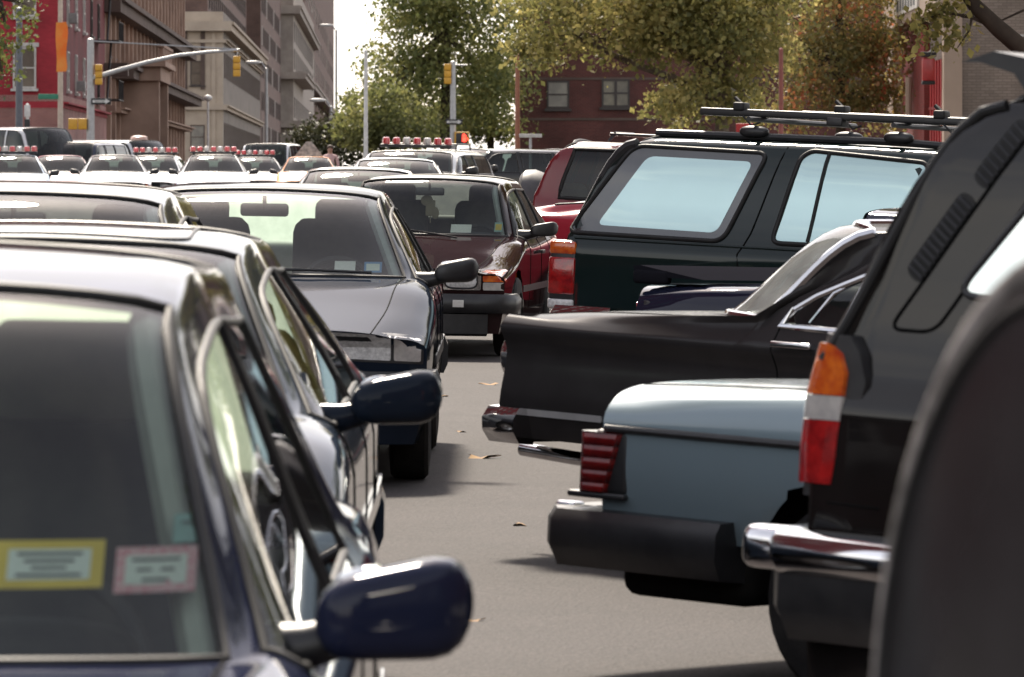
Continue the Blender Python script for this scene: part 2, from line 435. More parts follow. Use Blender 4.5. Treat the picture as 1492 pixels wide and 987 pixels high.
    def patch(s, axis, poly, off, depth=.02, step=.05, rnd=0.0, mb=None):
        """a panel with the outline poly (2D, seen along axis) lying off above the body"""
        if rnd: poly = rounded(poly, rnd)
        pts = []
        n = len(poly)
        for i in range(n):
            a, b = Vector(poly[i]), Vector(poly[(i + 1) % n]); m = max(1, int((b - a).length / step))
            for k in range(m): pts.append(a + (b - a) * k / m)
        nb = len(pts); x0 = min(q.x for q in pts); x1 = max(q.x for q in pts); y0 = min(q.y for q in pts); y1 = max(q.y for q in pts)
        def inside(q):
            c = False
            for i in range(nb):
                a, b = pts[i], pts[(i + 1) % nb]
                if (a.y > q.y) != (b.y > q.y) and q.x < (b.x - a.x) * (q.y - a.y) / (b.y - a.y) + a.x: c = not c
            return c
        inn = []
        x = x0 + step / 2
        while x < x1:
            y = y0 + step / 2
            while y < y1:
                q = Vector((x, y))
                if inside(q) and min((q - e).length for e in pts) > step * .4: inn.append(q)
                y += step
            x += step
        r = geometry.delaunay_2d_cdt(pts + inn, [(i, (i + 1) % nb) for i in range(nb)], [list(range(nb))], 1, 1e-6)
        v2, e2, f2 = r[0], r[1], r[2]
        ax = {'L': (1, 0, 0), 'R': (-1, 0, 0), 'front': (0, -1, 0), 'rear': (0, 1, 0), 'top': (0, 0, 1)}[axis]; ax = Vector(ax)
        vs = []; last = None
        hits = [s.hit(axis, q.x, q.y)[0] for q in v2]
        good = [(q, h) for q, h in zip(v2, hits) if h is not None]
        if not good: return MB()
        for q, h in zip(v2, hits):
            if h is None:
                g = min(good, key=lambda t: (t[0] - q).length)[1]
                h = Vector((g.x, q.x, q.y)) if axis in 'LR' else Vector((q.x, g.y, q.y)) if axis in ('front', 'rear') else Vector((q.x, q.y, g.z))
            vs.append(h + ax * off)
        m = mb or MB()
        nv = len(vs); cnt = {}
        fl = []
        for f in f2:
            f = list(f); a, b, c = vs[f[0]], vs[f[1]], vs[f[2]]
            if (b - a).cross(c - a).dot(ax) < 0: f = f[::-1]
            fl.append(tuple(f))
            for i in range(len(f)): cnt[(f[i], f[(i + 1) % len(f)])] = 1
        back = [v - ax * depth for v in vs]
        sk = [(b, a, a + nv, b + nv) for (a, b) in cnt if (b, a) not in cnt]
        m.add(vs + back, fl + sk)
        return m
    def seam(s, paths, r=.0035, name='panel_seam', mat=None, parent=None):
        mb = MB()
        for pth in paths: mb.tube(pth, r, 6, cap=False)
        return s.part(mb, name, mat or M['seam'], parent)
    def lay(s, axis, pts, r, name, mat, out=.002, n=24, parent=None, closed=False):
        """a thin strip following 2D points over the body"""
        P = []
        pp = list(pts) + ([pts[0]] if closed else [])
        for a, b in zip(pp, pp[1:]):
            m = max(2, int(math.hypot(b[0] - a[0], b[1] - a[1]) / .06))
            for k in range(m): P.append((a[0] + (b[0] - a[0]) * k / m, a[1] + (b[1] - a[1]) * k / m))
        if not closed: P.append(pp[-1])
        Q = []
        for q in P:
            h, nn = s.hit(axis, *q)
            if h is not None: Q.append(h + nn * out)
        return s.part(MB().tube(Q, r, 8, closed=closed), name, mat, parent)
    def window_trim(s, mat=None, r=.009, wmat=None):
        wins = s.p['wins']; mat = mat or M['rubber']
        spans = []; a = 3
        c = 4
        while c <= s.RH:
            on = (c < s.RH) and wins[c - 4]
            if not on and a is not None: spans.append((a, c)); a = None
            if on and a is None: a = c
            c += 1
        s.spans = spans
        for sd, l in ((1, 'L'), (-1, 'R')):
            for (a, b) in spans:
                key = 'side_window%d%s' % (3 if a == 3 else a, l)
                mb = MB().tube(s.loop_side(sd, a, b), r, 8, closed=True); s.part(mb, 'window_trim', mat, s.parts.get(key))
        for j, key in ((3, 'windshield'), (s.RH, 'rear_window')):
            mb = MB().tube(s.loop_top(j), r * 1.15, 8, closed=True); s.part(mb, 'window_trim', wmat or mat, s.parts[key])
    def std_seams(s, doors=True):
        P = []
        for sd in (1, -1):
            P += [s.row(sd, 2, 0, 3)]
            if doors:
                for (a, b) in s.p['doorspan']:
                    for j in (a, b): P.append(s.colp(sd, j, 4, 7))
                P.append(s.row(sd, 7, 3, s.p['doorspan'][-1][1]))
        if s.hasdeck:
            for sd in (1, -1): P.append(s.row(sd, 2, s.BB, s.DR))
        s.seam(P)
    def wheels(s, rimmat=None, fancy=True, w=.2):
        p = s.p
        for wy in p['wx']:
            for sd in (1, -1):
                wheel = MB().lathe((sd * p['track'], wy, p['wr']), [(-w / 2, p['wr'] * .62), (-w / 2 + .01, p['wr'] * .93), (-w * .36, p['wr'] * .99), (0, p['wr']), (w * .36, p['wr'] * .99), (w / 2 - .01, p['wr'] * .93), (w / 2, p['wr'] * .62), (w * .3, p['wr'] * .6)], (sd, 0, 0), 32)
                o = s.part(wheel, 'wheel', M['tyre'])
                if fancy:
                    r = MB().lathe((sd * p['track'], wy, p['wr']), [(w * .15, p['wr'] * .62), (w * .42, p['wr'] * .60), (w * .30, p['wr'] * .5), (w * .24, p['wr'] * .25), (w * .36, p['wr'] * .12), (w * .38, .001)], (sd, 0, 0), 28)
                    s.part(r, 'rim', rimmat or M['alloy'], o)
    def mirror(s, side, y, z, size=(.23, .13, .155), mat=None, v0=None, tilt=0, e=.55, name='side_mirror'):
        v0 = v0 if v0 is not None else s.W * s.p['beltv'] - .02
        c = Vector((side * (v0 + .06 + size[0] / 2), y, z)); mb = MB()
        # pod: rounded shell tapering to its inner end
        n, m = 12, 22; rows = []
        for i in range(n + 1):
            a = -1 + 2 * i / n; u = math.copysign(abs(math.sin(a * PI / 2)) ** 1.0, a)
            rad = max(0.02, (1 - abs(u) ** 5.5)) ** .5; tp = .86 + .14 * (u if u < .6 else .6)
            row = []
            for j in range(m):
                t = 2 * PI * j / m; cy = math.copysign(abs(math.cos(t)) ** e, math.cos(t)); cz = math.copysign(abs(math.sin(t)) ** e, math.sin(t))
                row.append((c.x + side * u * size[0] / 2, c.y + cy * size[1] / 2 * rad * (1 if cy < 0 else .7) - .02 * u * 0 + .03 * u, c.z + cz * size[2] / 2 * rad * tp + (.012 * u)))
            row.append(row[0]); rows.append(row)
        mb.grid(rows, flip=side > 0)
        o = s.part(mb, name, mat or s.pnt, angle=70)
        st = MB().tube([(side * (v0 - .03), y + .02, z - size[2] * .42), (side * (v0 + .05), y + .01, z - size[2] * .33), (side * (v0 + .13), y, z - size[2] * .18)], [.05, .036, .03], 10)
        sail = st.add([(side * (v0 - .035), y - .10, z - .075), (side * (v0 - .02), y + .10, z - .075), (side * (v0 - .075), y + .09, z + .06), (side * (v0 - .03), y - .10, z - .079), (side * (v0 - .005), y + .10, z - .079), (side * (v0 - .06), y + .09, z + .06)],
                      [(0, 1, 2), (3, 4, 5), (0, 3, 4, 1), (1, 4, 5, 2), (0, 2, 5, 3)])
        s.part(st, 'mirror_foot', mat or M['trim'], o)
        g = MB().ellipsoid((c.x, c.y + size[1] * .33 + .03 * 0, c.z), (size[0] * .86, .012, size[2] * .78), .6, 8, 18); s.part(g, 'mirror_glass', M['mirrorglass'], o)
        return o
    def interior(s, mat=None, dash=None, front=None, seats=True, wheel=True, driver=1, rearshelf=True, headrest=None):
        p = s.p; mat = mat or M['cabin']; dash = dash or M['cabin']; W = s.W
        mb = MB()   # tub
        y0, y1 = p['yc'] + .05, min(p['yb'], s.L - .12)
        mb.grid([[(x, y, .34) for x in (-W * .84, 0, W * .84)] for y in (y0, y1)])
        for x in (-W * .845, W * .845): mb.grid([[(x, y, z) for z in (.34, p['zb0'] - .03)] for y in (y0 + .2, y1)])
        mb.grid([[(x, y1, z) for x in (-W * .84, W * .84)] for z in (.34, p['zb1'] - .06)])
        s.part(mb, 'cabin_tub', mat, smooth=False)
        d = MB(); zt = p['zc'] - .035; rows = []
        for (y, z) in ((p['yc'] + .01, zt - .03), (p['yc'] + .18, zt - .01), (p['yc'] + .48, zt - .015), (p['yc'] + .60, zt - .07), (p['yc'] + .58, zt - .22), (p['yc'] + .50, zt - .4)):
            rows.append([(x * (p['wsb'] + (.04 if y > p['yc'] + .3 else -.04)), y + .9 * p['ad'] * .75 * abs(x) ** 2.4 * (1 if y < p['yc'] + .3 else 0), z + (.0 if abs(x) > .98 else .0)) for x in np.linspace(-1, 1, 13)])
        d.grid(rows, True); dsh = s.part(d, 'dashboard', dash)
        hd = MB().ellipsoid((driver * .36, p['yc'] + .50, zt - .0), (.40, .30, .12), .7); s.part(hd, 'instrument_hood', dash, dsh)
        if wheel:
            cx, cy, cz = driver * .36, p['yc'] + .82, zt - .06; ring = []
            for k in range(28):
                a = 2 * PI * k / 28; ring.append((cx + .185 * math.cos(a), cy + .185 * math.sin(a) * .42, cz + .185 * math.sin(a) * .9))
            w = MB().tube(ring, .015, 8, closed=True); w.ellipsoid((cx, cy - .01, cz - .01), (.16, .07, .12), .7)
            w.tube([(cx - .18, cy, cz), (cx, cy, cz)], .014); w.tube([(cx + .18, cy, cz), (cx, cy, cz)], .014); w.tube([(cx, cy, cz), (cx, cy - .25, cz - .12)], .03)
            s.part(w, 'steering_wheel', M['cabin'])
        if seats:
            hr = headrest or M['cabin']
            for x in (-.36, .36):
                st = MB().box((x, p['yh'] + .42, .60), (.50, .50, .18), .07)
                R = Matrix.Rotation(math.radians(-17), 3, 'X')
                st.box((x, p['yh'] + .76, p['zb0'] - .02), (.50, .16, .66), .075, R)
                o = s.part(st, 'seat', front or M['cabin'])
                h = MB().box((x, p['yh'] + .86, min(p['zb0'] + .37, p['zh'] - .14)), (.28, .10, .19), .045, R); h.tube([(x - .06, p['yh'] + .83, p['zb0'] + .2), (x - .06, p['yh'] + .86, p['zb0'] + .34)], .008); h.tube([(x + .06, p['yh'] + .83, p['zb0'] + .2), (x + .06, p['yh'] + .86, p['zb0'] + .34)], .008)
                s.part(h, 'headrest', hr, o)
            rb = MB().box((0, p['yr'] + .02, p['zb0'] - .10), (W * 1.5, .18, .56), .08, Matrix.Rotation(math.radians(-20), 3, 'X'))
            rb.box((0, p['yr'] - .25, .55), (W * 1.5, .5, .16), .07)
            o = s.part(rb, 'rear_seat', mat)
            if rearshelf and s.hasdeck:
                rs = MB().box((0, (p['yr'] + p['yb']) / 2 + .12, p['zd'] - .05), (W * 1.4, max(.1, p['yb'] - p['yr'] - .15), .02)); s.part(rs, 'parcel_shelf', mat)
        for sd in (1, -1):
            pil = [Vector(q) + Vector((-sd * .035, .05, -.02)) for q in s.row(sd, 2, 3, 4)]; s.part(MB().tube(pil, .032, 8), 'pillar_trim', s.pillar_mat or M['cabin_grey'])
        # headliner
        hl = MB(); hl.grid([[(x * .98, y, lerp_t(p['roof'], max(p['roof'][0][0], y)) - .035 - .03 * abs(x / (p['rt'] * W)) ** 2) for x in np.linspace(-p['rt'] * W, p['rt'] * W, 7)] for y in np.linspace(p['yh'] + .12, p['yr'] - .1, 6)])
        s.part(hl, 'headliner', M['cabin_grey'])
        rm = MB().box((0, p['yh'] - .02, p['zh'] - .10), (.24, .035, .065), .018); rm.tube([(0, p['yh'] - .03, p['zh'] - .03), (0, p['yh'] - .03, p['zh'] - .1)], .01); s.part(rm, 'rearview_mirror', M['trim'])
    def bumper(s, front, z0, z1, out, mat, name='bumper', wrap=.35, prof=None, wd=1.0, dy=0):
        cp = s.capF if front else s.capR
        r = cp[np.argmin(np.abs(cp[:, -1, 2] - (z0 + z1) / 2))]
        path = [(x[0] * wd, x[1] + dy, 0) for x in r]
        ye = path[0][1]; sg = 1 if front else -1
        path = [(path[0][0] * 1.005, ye + sg * wrap, 0)] + path + [(path[-1][0] * 1.005, ye + sg * wrap, 0)]
        if not front: path = path[::-1]
        h = z1 - z0; zc = (z0 + z1) / 2
        prof = prof or [(-.03, -h / 2), (out * .7, -h / 2), (out, -h * .25), (out, h * .25), (out * .7, h / 2), (-.03, h / 2)]
        mb = MB().sweep([(x, y, zc) for x, y, _ in path], prof); return s.part(mb, name, mat, angle=50)
    def corner_lamp(s, side, levels, out, mat, name, parent=None, lean=.0, r=.05, back=.10, nz=6):
        """lens wrapped round the rear corner: levels = [(z, flank_length)]"""
        rows = []
        L, W = s.L, s.W
        zs = [q[0] for q in levels]
        for i in range(nz * (len(levels) - 1) + 1):
            k = min(i // nz, len(levels) - 2); f = i / nz - k
            z = levels[k][0] + (levels[k + 1][0] - levels[k][0]) * f; fl = levels[k][1] + (levels[k + 1][1] - levels[k][1]) * f
            sh = lerp_t(lean, z) if lean else 0
            yr = L - sh + out; v = W * .985 + out; row = [(side * (v - .06), yr - fl - .012, z), (side * (v - .012), yr - fl - .006, z), (side * v, yr - fl, z)]
            n = 8
            for q in range(n + 1):
                a = PI / 2 * q / n; row.append((side * (v - r + r * math.cos(a)), yr - r + r * math.sin(a), z))
            row.append((side * (v - back), yr - .004, z)); row.append((side * (v - back - .01), yr - .06, z)); rows.append(row)
        m = MB(); m.grid(rows, flip=side > 0)
        nr, nc = len(rows), len(rows[0]); m.f.append(tuple(range(nc)) if side > 0 else tuple(range(nc))[::-1]); m.f.append(tuple(range((nr - 1) * nc, nr * nc))[::-1] if side > 0 else tuple(range((nr - 1) * nc, nr * nc)))
        return s.part(m, name, mat, parent, angle=60)
    def handle(s, side, y, z, mat, l=.2, h=.03, parent=None, out=.03):
        hh, n = s.hit('L' if side > 0 else 'R', y, z)
        if hh is None: return
        c = hh + Vector((side * out, 0, 0)); mb = MB().box(c, (.018, l, h), .008)
        for dy in (-l * .4, l * .4): mb.box((c.x - side * out / 2, c.y + dy, c.z), (out, .025, h * .8))
        s.part(mb, 'door_handle', mat, parent)
def rounded(poly, r, n=5):
    out = []; m = len(poly)
    for i in range(m):
        a, b, c = Vector(poly[i - 1]), Vector(poly[i]), Vector(poly[(i + 1) % m])
        u, w = (a - b), (c - b); rr = min(r, u.length * .45, w.length * .45)
        p, q = b + u.normalized() * rr, b + w.normalized() * rr
        for k in range(n + 1):
            t = k / n; out.append(tuple(p * (1 - t) ** 2 + b * 2 * t * (1 - t) + q * t * t))
    return out
# ================================================================= the parked cars
LENS_DK = plain('dark_red_lens', (.24, .012, .010), .14, 0, (.14, .006, .006), 25, .6, 1)
_t = LENS_DK.node_tree; _b = _t.nodes['Principled BSDF']; _src = _b.inputs['Base Color'].links[0].from_socket
_tc = _t.nodes.new('ShaderNodeTexCoord'); _sx = _t.nodes.new('ShaderNodeSeparateXYZ'); _t.links.new(_tc.outputs['Object'], _sx.inputs[0])
_m1 = _t.nodes.new('ShaderNodeMath'); _m1.operation = 'MULTIPLY'; _m1.inputs[1].default_value = 2 * PI / .038; _t.links.new(_sx.outputs[2], _m1.inputs[0]); _m2 = _t.nodes.new('ShaderNodeMath'); _m2.operation = 'SINE'; _t.links.new(_m1.outputs[0], _m2.inputs[0])
_r = _t.nodes.new('ShaderNodeMapRange'); _r.inputs[1].default_value = -.9; _r.inputs[2].default_value = -.2; _r.inputs[3].default_value = .40; _t.links.new(_m2.outputs[0], _r.inputs[0])
_x = _t.nodes.new('ShaderNodeMix'); _x.data_type = 'RGBA'; _x.blend_type = 'MULTIPLY'; _x.inputs[0].default_value = 1; _t.links.new(_src, _x.inputs[6]); _t.links.new(_r.outputs[0], _x.inputs[7]); _t.links.new(_x.outputs[2], _b.inputs['Base Color'])
_bp = _t.nodes.new('ShaderNodeBump'); _bp.inputs['Distance'].default_value = .0025; _t.links.new(_m2.outputs[0], _bp.inputs['Height']); _t.links.new(_bp.outputs[0], _b.inputs['Normal'])
P_NAVY = paint('navy_paint', (.016, .020, .045), .0, .35, 1, .04, ior=1.3)
P_SLATE = paint('slate_blue_paint', (.030, .042, .062), .0, .3, 1, .04, ior=1.33)
P_PEWTER = paint('dark_pewter_paint', (.06, .065, .075), .0, .3, 1, .04)
P_MIDNIGHT = paint('midnight_paint', (.012, .018, .030), .0, .3, .7, .04, ior=1.24)
P_MAROON = paint('maroon_paint', (.023, .0095, .0105), .0, .3, 1, .04, ior=1.28)
P_GREEN = paint('dark_green_paint', (.009, .018, .017), .0, .3, 1, .03)
P_MATTE = paint('weathered_black_paint', (.030, .027, .027), .0, .5, .5, .20, .05)
P_ICE = paint('ice_blue_paint', (.225, .295, .325), .2, .35, 1, .06, .08)
P_BLACK = paint('black_paint', (.010, .0085, .008), .0, .3, 1, .03)
P_CHARCOAL = paint('charcoal_paint', (.016, .015, .015), .0, .4, .8, .08)
P_RED = paint('red_paint', (.22, .008, .014), .0, .35, 1, .05)
P_SCARLET = paint('bright_red_paint', (.42, .016, .035), .0, .35, 1, .05)
P_INDIGO = paint('indigo_paint', (.012, .014, .030), .0, .3, 1, .03)
MATTE = bpy.data.materials.new('matte_black'); MATTE.use_nodes = True
_q = MATTE.node_tree; _q.nodes.clear(); _o = _q.nodes.new('ShaderNodeOutputMaterial'); _d = _q.nodes.new('ShaderNodeBsdfDiffuse'); _d.inputs[0].default_value = (.014, .014, .018, 1); _q.links.new(_d.outputs[0], _o.inputs[0])
BRIGHT = plain('bright_trim', (.72, .72, .72), .3, .4, (.6, .6, .6), 8)
GREY_TRIM = plain('dark_grey_plastic', (.03, .03, .032), .5, 0, (.045, .045, .047), 10)

def lamp_set(c, poly, mat, name, axis='front', off=.006, mirror=True, parent=None, backing=True, rnd=.015, grow=.012, back_mat=None):
    out = []
    for sd in ((1, -1) if mirror else (1,)):
        q = [(sd * a, b) for a, b in poly] if axis in ('front', 'rear', 'top') else poly
        ax = axis if axis not in ('side',) else ('L' if sd > 0 else 'R')
        cx = sum(a for a, _ in q) / len(q); cz = sum(b for _, b in q) / len(q)
        par = None
        o = c.part(c.patch(ax, q, off, .03, .04, rnd), name, mat, parent)
        if backing:
            w = max(a for a, _ in q) - min(a for a, _ in q); h = max(b for _, b in q) - min(b for _, b in q)
            g = [(cx + (a - cx) * (1 + 2 * grow / w), cz + (b - cz) * (1 + 2 * grow / h)) for a, b in q]
            c.part(c.patch(ax, g, off - .004, .03, .05, rnd), 'lamp_surround', back_mat or M['trim'], o)
        out.append(o)
    return out
def side_strip(c, z, y0, y1, h, mat, name='rub_strip', out=.004, sides=('L', 'R')):
    for ax in sides: c.part(c.patch(ax, [(y0, z - h / 2), (y1, z - h / 2), (y1, z + h / 2), (y0, z + h / 2)], out, .01, .12, h * .3), name, mat)
def sticker(c, v, z, w, h, mat, name, back=None, label=None, rows=3, ink=None):
    """a sticker behind the windscreen: follows the glass"""
    mb = c.patch('front', [(v - w / 2, z - h / 2), (v + w / 2, z - h / 2), (v + w / 2, z + h / 2), (v - w / 2, z + h / 2)], -.006, .001, .03)
    o = c.part(mb, name, mat, c.parts['windshield'])
    if label: o['label'] = label
    if back:
        k = c.patch('front', [(v - w * .38, z - h * .32), (v + w * .38, z - h * .32), (v + w * .38, z + h * .32), (v - w * .38, z + h * .32)], -.0045, .001, .03)
        c.part(k, 'sticker_face', back, o)
    if ink:
        m2 = MB()
        for r in range(rows):
            zz = z + h * .22 - r * h * .44 / max(1, rows - 1); ww = w * (.30 - .07 * (r % 3))
            c.patch('front', [(v - ww, zz - h * .032), (v + ww, zz - h * .032), (v + ww, zz + h * .032), (v - ww, zz + h * .032)], -.003, .001, .03, mb=m2)
        c.part(m2, 'sticker_print', ink, o)
def wiper(c, pts):
    Q = [Vector(c.hit('front', a, b)[0] or (a, c.p['yc'] + .2, b)) + Vector((0, -.03, .01)) for a, b in pts]
    c.part(MB().tube(Q, .008, 6), 'wiper', M['trim'])
def finish(c, chrome_trim=False, trim=None, wheels=True, inter=True, std=True, r=.009, **kw):
    if std: c.std_seams()
    c.window_trim(M['chrome'] if chrome_trim else trim, r)
    if wheels: c.wheels()
    if inter: c.interior(**kw)
INK = plain('sticker_ink', (.12, .12, .12), .7)
YEL = plain('yellow_sticker', (.75, .55, .08), .6); PNK = plain('red_checked_sticker', (.55, .10, .14), .6, 0, (.75, .60, .60), 200); TEAL = plain('teal_sticker', (.30, .50, .46), .6); BLUE = plain('blue_sticker', (.12, .30, .55), .6)
MINT = plain('mint_sticker_face', (.70, .74, .68), .6, 0, (.62, .68, .60), 120)

# ---- car 1 : navy sedan, nearest on the left
c = Car('parked_sedan', 'navy blue sedan with large yellow and red bordered windshield stickers, nearest on the left', 'car', P_NAVY, 'sedans queued nose to tail facing the camera',
        zc=.91, zb0=.885, zb1=.93, zh=1.435, roof=[(1.85, 1.44), (2.45, 1.485), (3.2, 1.46)], zh1=.77, zn=.62, rt=.66, ct=.715, cd=.125, ad=.32)
sticker(c, .440, 1.04, .155, .065, YEL, 'registration_sticker', MINT, 'yellow bordered sticker', 4, INK)
sticker(c, .592, 1.03, .115, .062, PNK, 'registration_sticker', MINT, 'red checked sticker', 3, INK)
sticker(c, .640, 1.085, .055, .040, TEAL, 'inspection_sticker', None, None, 1, INK)
c.mirror(1, 1.56, .965, (.235, .14, .165), v0=.765, e=.5); c.mirror(-1, 1.56, .965, (.235, .14, .165), v0=.765, e=.5)
lamp_set(c, [(.46, .55), (.80, .53), (.80, .63), (.46, .66)], M['lens_clear'], 'headlight')
c.bumper(True, .30, .50, .05, P_NAVY); c.bumper(False, .38, .58, .06, P_NAVY)
lamp_set(c, [(.40, .70), (.78, .68), (.78, .82), (.40, .84)], M['lens_red'], 'tail_light', 'rear')
c.pillar_mat = M['cabin_tan']
finish(c, mat=M['cabin_tan'], headrest=M['cabin_tan']); CAR1 = c
place(c.root, -1.135, 6.64 + c.L / 2, 0)

# ---- car 2
c = Car('parked_sedan', 'dark slate blue sedan with a sunroof, second from the camera in the left queue', 'car', P_SLATE, 'sedans queued nose to tail facing the camera',
        zh=1.37, roof=[(1.85, 1.38), (2.5, 1.405), (3.2, 1.385)], zc=.96, ct=.69, rt=.62)
c.mirror(1, 1.56, .985, (.235, .15, .15), P_MIDNIGHT, e=.62); c.mirror(-1, 1.56, .985, (.235, .15, .15), P_MIDNIGHT)
lamp_set(c, [(.46, .55), (.80, .53), (.80, .63), (.46, .66)], M['lens_clear'], 'headlight')
c.bumper(True, .30, .50, .05, P_SLATE); c.bumper(False, .38, .58, .06, P_SLATE)
lamp_set(c, [(.40, .70), (.78, .68), (.78, .82), (.40, .84)], M['lens_red'], 'tail_light', 'rear')
c.lay('top', rounded([(-.40, 2.02), (.40, 2.02), (.40, 2.62), (-.40, 2.62)], .09), .006, 'sunroof_seal', M['trim'], 0, closed=True)
side_strip(c, .60, .95, 4.2, .05, P_SLATE, out=.012)
finish(c, mat=M['cabin_grey']); place(c.root, -1.285, 12.55 + c.L / 2, 0)

# ---- car 3
c = Car('parked_sedan', 'pewter grey sedan with only its roof showing above the slate blue sedan', 'car', P_PEWTER, 'sedans queued nose to tail facing the camera',
        zh=1.41, roof=[(1.85, 1.42), (2.5, 1.45), (3.2, 1.43)], rt=.61, ct=.68, cd=.13)
c.mirror(1, 1.56, .985); c.mirror(-1, 1.56, .985)
lamp_set(c, [(.46, .55), (.80, .53), (.80, .63), (.46, .66)], M['lens_clear'], 'headlight')
c.bumper(True, .30, .50, .05, P_PEWTER); c.bumper(False, .38, .58, .06, P_PEWTER)
finish(c); place(c.root, -1.85, 18.3 + c.L / 2, 0)

# ---- car 4
c = Car('parked_sedan', 'dark midnight blue sedan with square headlights and black door mirrors, ahead of the maroon hatchback', 'car', P_MIDNIGHT, 'sedans queued nose to tail facing the camera',
        zn=.735, zh1=.84, zc=.955, zh=1.365, roof=[(1.85, 1.375), (2.5, 1.40), (3.3, 1.385)], nosedrop=.05, tn=.955, rt=.645, ct=.715, wsb=.71, bow=.75)
c.mirror(1, 1.5, .985, (.215, .12, .13), M['trim'], e=.6); c.mirror(-1, 1.5, .985, (.235, .12, .135), M['trim'])
for o in lamp_set(c, [(.40, .60), (.675, .59), (.675, .708), (.40, .722)], M['lens_clear'], 'headlight', rnd=.01):
    pass
lamp_set(c, [(.69, .59), (.815, .585), (.815, .692), (.69, .706)], M['lens_white'], 'corner_lamp', rnd=.01)
c.part(c.patch('front', [(-.36, .58), (.36, .58), (.36, .70), (-.36, .70)], .01, .03, .05, .02), 'grille', M['trim'])
c.bumper(True, .34, .54, .07, M['trim']); c.bumper(False, .38, .58, .07, M['trim'])
lamp_set(c, [(.50, .55), (.80, .55), (.80, .85), (.50, .85)], M['lens_red'], 'tail_light', 'rear')
sticker(c, .42, 1.005, .10, .045, M['paper'], 'dashboard_paper', None, 'white paper slip'); sticker(c, .555, 1.00, .085, .05, BLUE, 'registration_sticker', MINT, 'blue bordered sticker')
wiper(c, [(.55, .965), (.25, .975), (-.05, .975)]); wiper(c, [(-.05, .97), (-.35, .975), (-.6, .965)])
side_strip(c, .56, 1.0, 4.2, .06, M['trim'])
finish(c, mat=M['cabin_grey']); place(c.root, -1.25, 25.4 + c.L / 2, 0)

# ---- Saab-like hatchback
c = Car('parked_hatchback', 'dark maroon hatchback with upright curved windshield, amber side lamp and black bumper', 'car', P_MAROON,
        L=4.68, W=.845, zn=.70, zh1=.79, zc=.93, zb0=.90, zb1=.93, yc=1.62, yh=2.10, zh=1.375, ad=.34, wsb=.655, rt=.655, ct=.725, cd=.11,
        roof=[(2.1, 1.375), (2.6, 1.41), (3.3, 1.40)], lines=[(2.75, 2.8), (2.83, 2.88), (3.4, 3.5), (3.5, 3.65)], yr=3.45, yb=4.35, zd=.95, zt=.90, bow=.55, nosedrop=.045, tn=.97, y1=.8,
        wx=(1.05, 3.57), low=[(1.0, .80), (1.0, .58), (.985, .36), (.95, .20)])
c.mirror(1, 2.02, .985, (.22, .10, .125), M['trim'], e=.4); c.mirror(-1, 2.02, .985, (.22, .10, .125), M['trim'])
for sd in (1, -1):
    b = c.part(c.patch('front', [(sd * .36, .535), (sd * .65, .535), (sd * .65, .685), (sd * .36, .685)], .008, .03, .04, .015), 'headlight', M['reflector'])
    y = c.hit('front', sd * .50, .61)[0].y
    m = MB()
    rows = []
    for i in range(6):
        f = i / 5
        rows.append([(sd * .50 + .125 * f * math.copysign(abs(math.cos(a)) ** .55, math.cos(a)), y - .035 - .02 * (1 - f * f), .61 + .062 * f * math.copysign(abs(math.sin(a)) ** .55, math.sin(a))) for a in [2 * PI * k / 28 for k in range(29)]])
    c.part(m.grid(rows), 'lamp_lens', M['lens_clear'], b)
    rr = rows[-1]; c.part(MB().tube(rr[:-1], .008, 6, closed=True), 'lamp_bezel', M['trim'], b)
    w = [(sd * .665, .60), (sd * .835, .60), (sd * .835, .69), (sd * .665, .69)]
    a = c.part(c.patch('front', w, .012, .05, .03, .01), 'indicator_lamp', M['lens_amber'])
    c.part(c.patch('front', [(sd * .665, .535), (sd * .835, .535), (sd * .835, .595), (sd * .665, .595)], .012, .05, .03, .01), 'lamp_lens', M['lens_white'], a)
    side = 'L' if sd > 0 else 'R'
    c.part(c.patch(side, [(.15, .60), (.28, .60), (.28, .68), (.15, .68)], .006, .03, .04, .01), 'lamp_lens', M['lens_amber'], a)
g = MB()
y = c.hit('front', 0, .61)[0].y
for k in range(-9, 10): g.box((k * .036, y - .012, .61), (.012, .03, .13), .004)
for z in (.545, .61, .675): g.box((0, y - .016, z), (.68, .02, .012), .004)
gr = c.part(g, 'grille', M['trim']); gr['label'] = 'slatted black grille'
c.bumper(True, .36, .505, .10, M['trim']); c.bumper(False, .38, .54, .12, M['trim'])
c.part(MB().sweep([(-.7, .10, .27), (-.4, .02, .27), (0, 0, .27), (.4, .02, .27), (.7, .10, .27)], [(-.02, -.09), (.03, -.07), (.035, .08), (-.02, .09)]), 'front_valance', M['trim'])
c.part(MB().box((.50, -.125, .435), (.085, .004, .055), .001), 'bumper_badge', M['paper'])
sticker(c, .30, .985, .16, .065, M['paper'], 'dashboard_paper', None, 'white paper slip'); sticker(c, .585, 1.0, .06, .075, TEAL, 'inspection_sticker', YEL)
wiper(c, [(.30, .905), (.0, .945), (-.42, .99)])
h = MB().tube([(0, 2.16, 1.29), (0, 2.15, 1.02)], .004); h.box((0, 2.15, 1.14), (.08, .012, .13), .02); h.ellipsoid((-.03, 2.15, 1.20), (.10, .02, .09)); h.ellipsoid((.04, 2.15, 1.10), (.06, .02, .10)); c.part(h, 'mirror_ornament', plain('faded_ornament', (.20, .17, .12), .8))
finish(c, mat=M['cabin'], r=.012); c.handle(1, 2.62, .80, M['trim']); side_strip(c, .52, 1.4, 4.3, .05, M['trim'])
for (a, b) in c.spans: pass
c.part(MB().tube(c.row(1, 3, 4, c.RH), .008, 6), 'roof_drip_trim', M['chrome'])
place(c.root, -.66, 42.25 + c.L / 2, -6, 0)

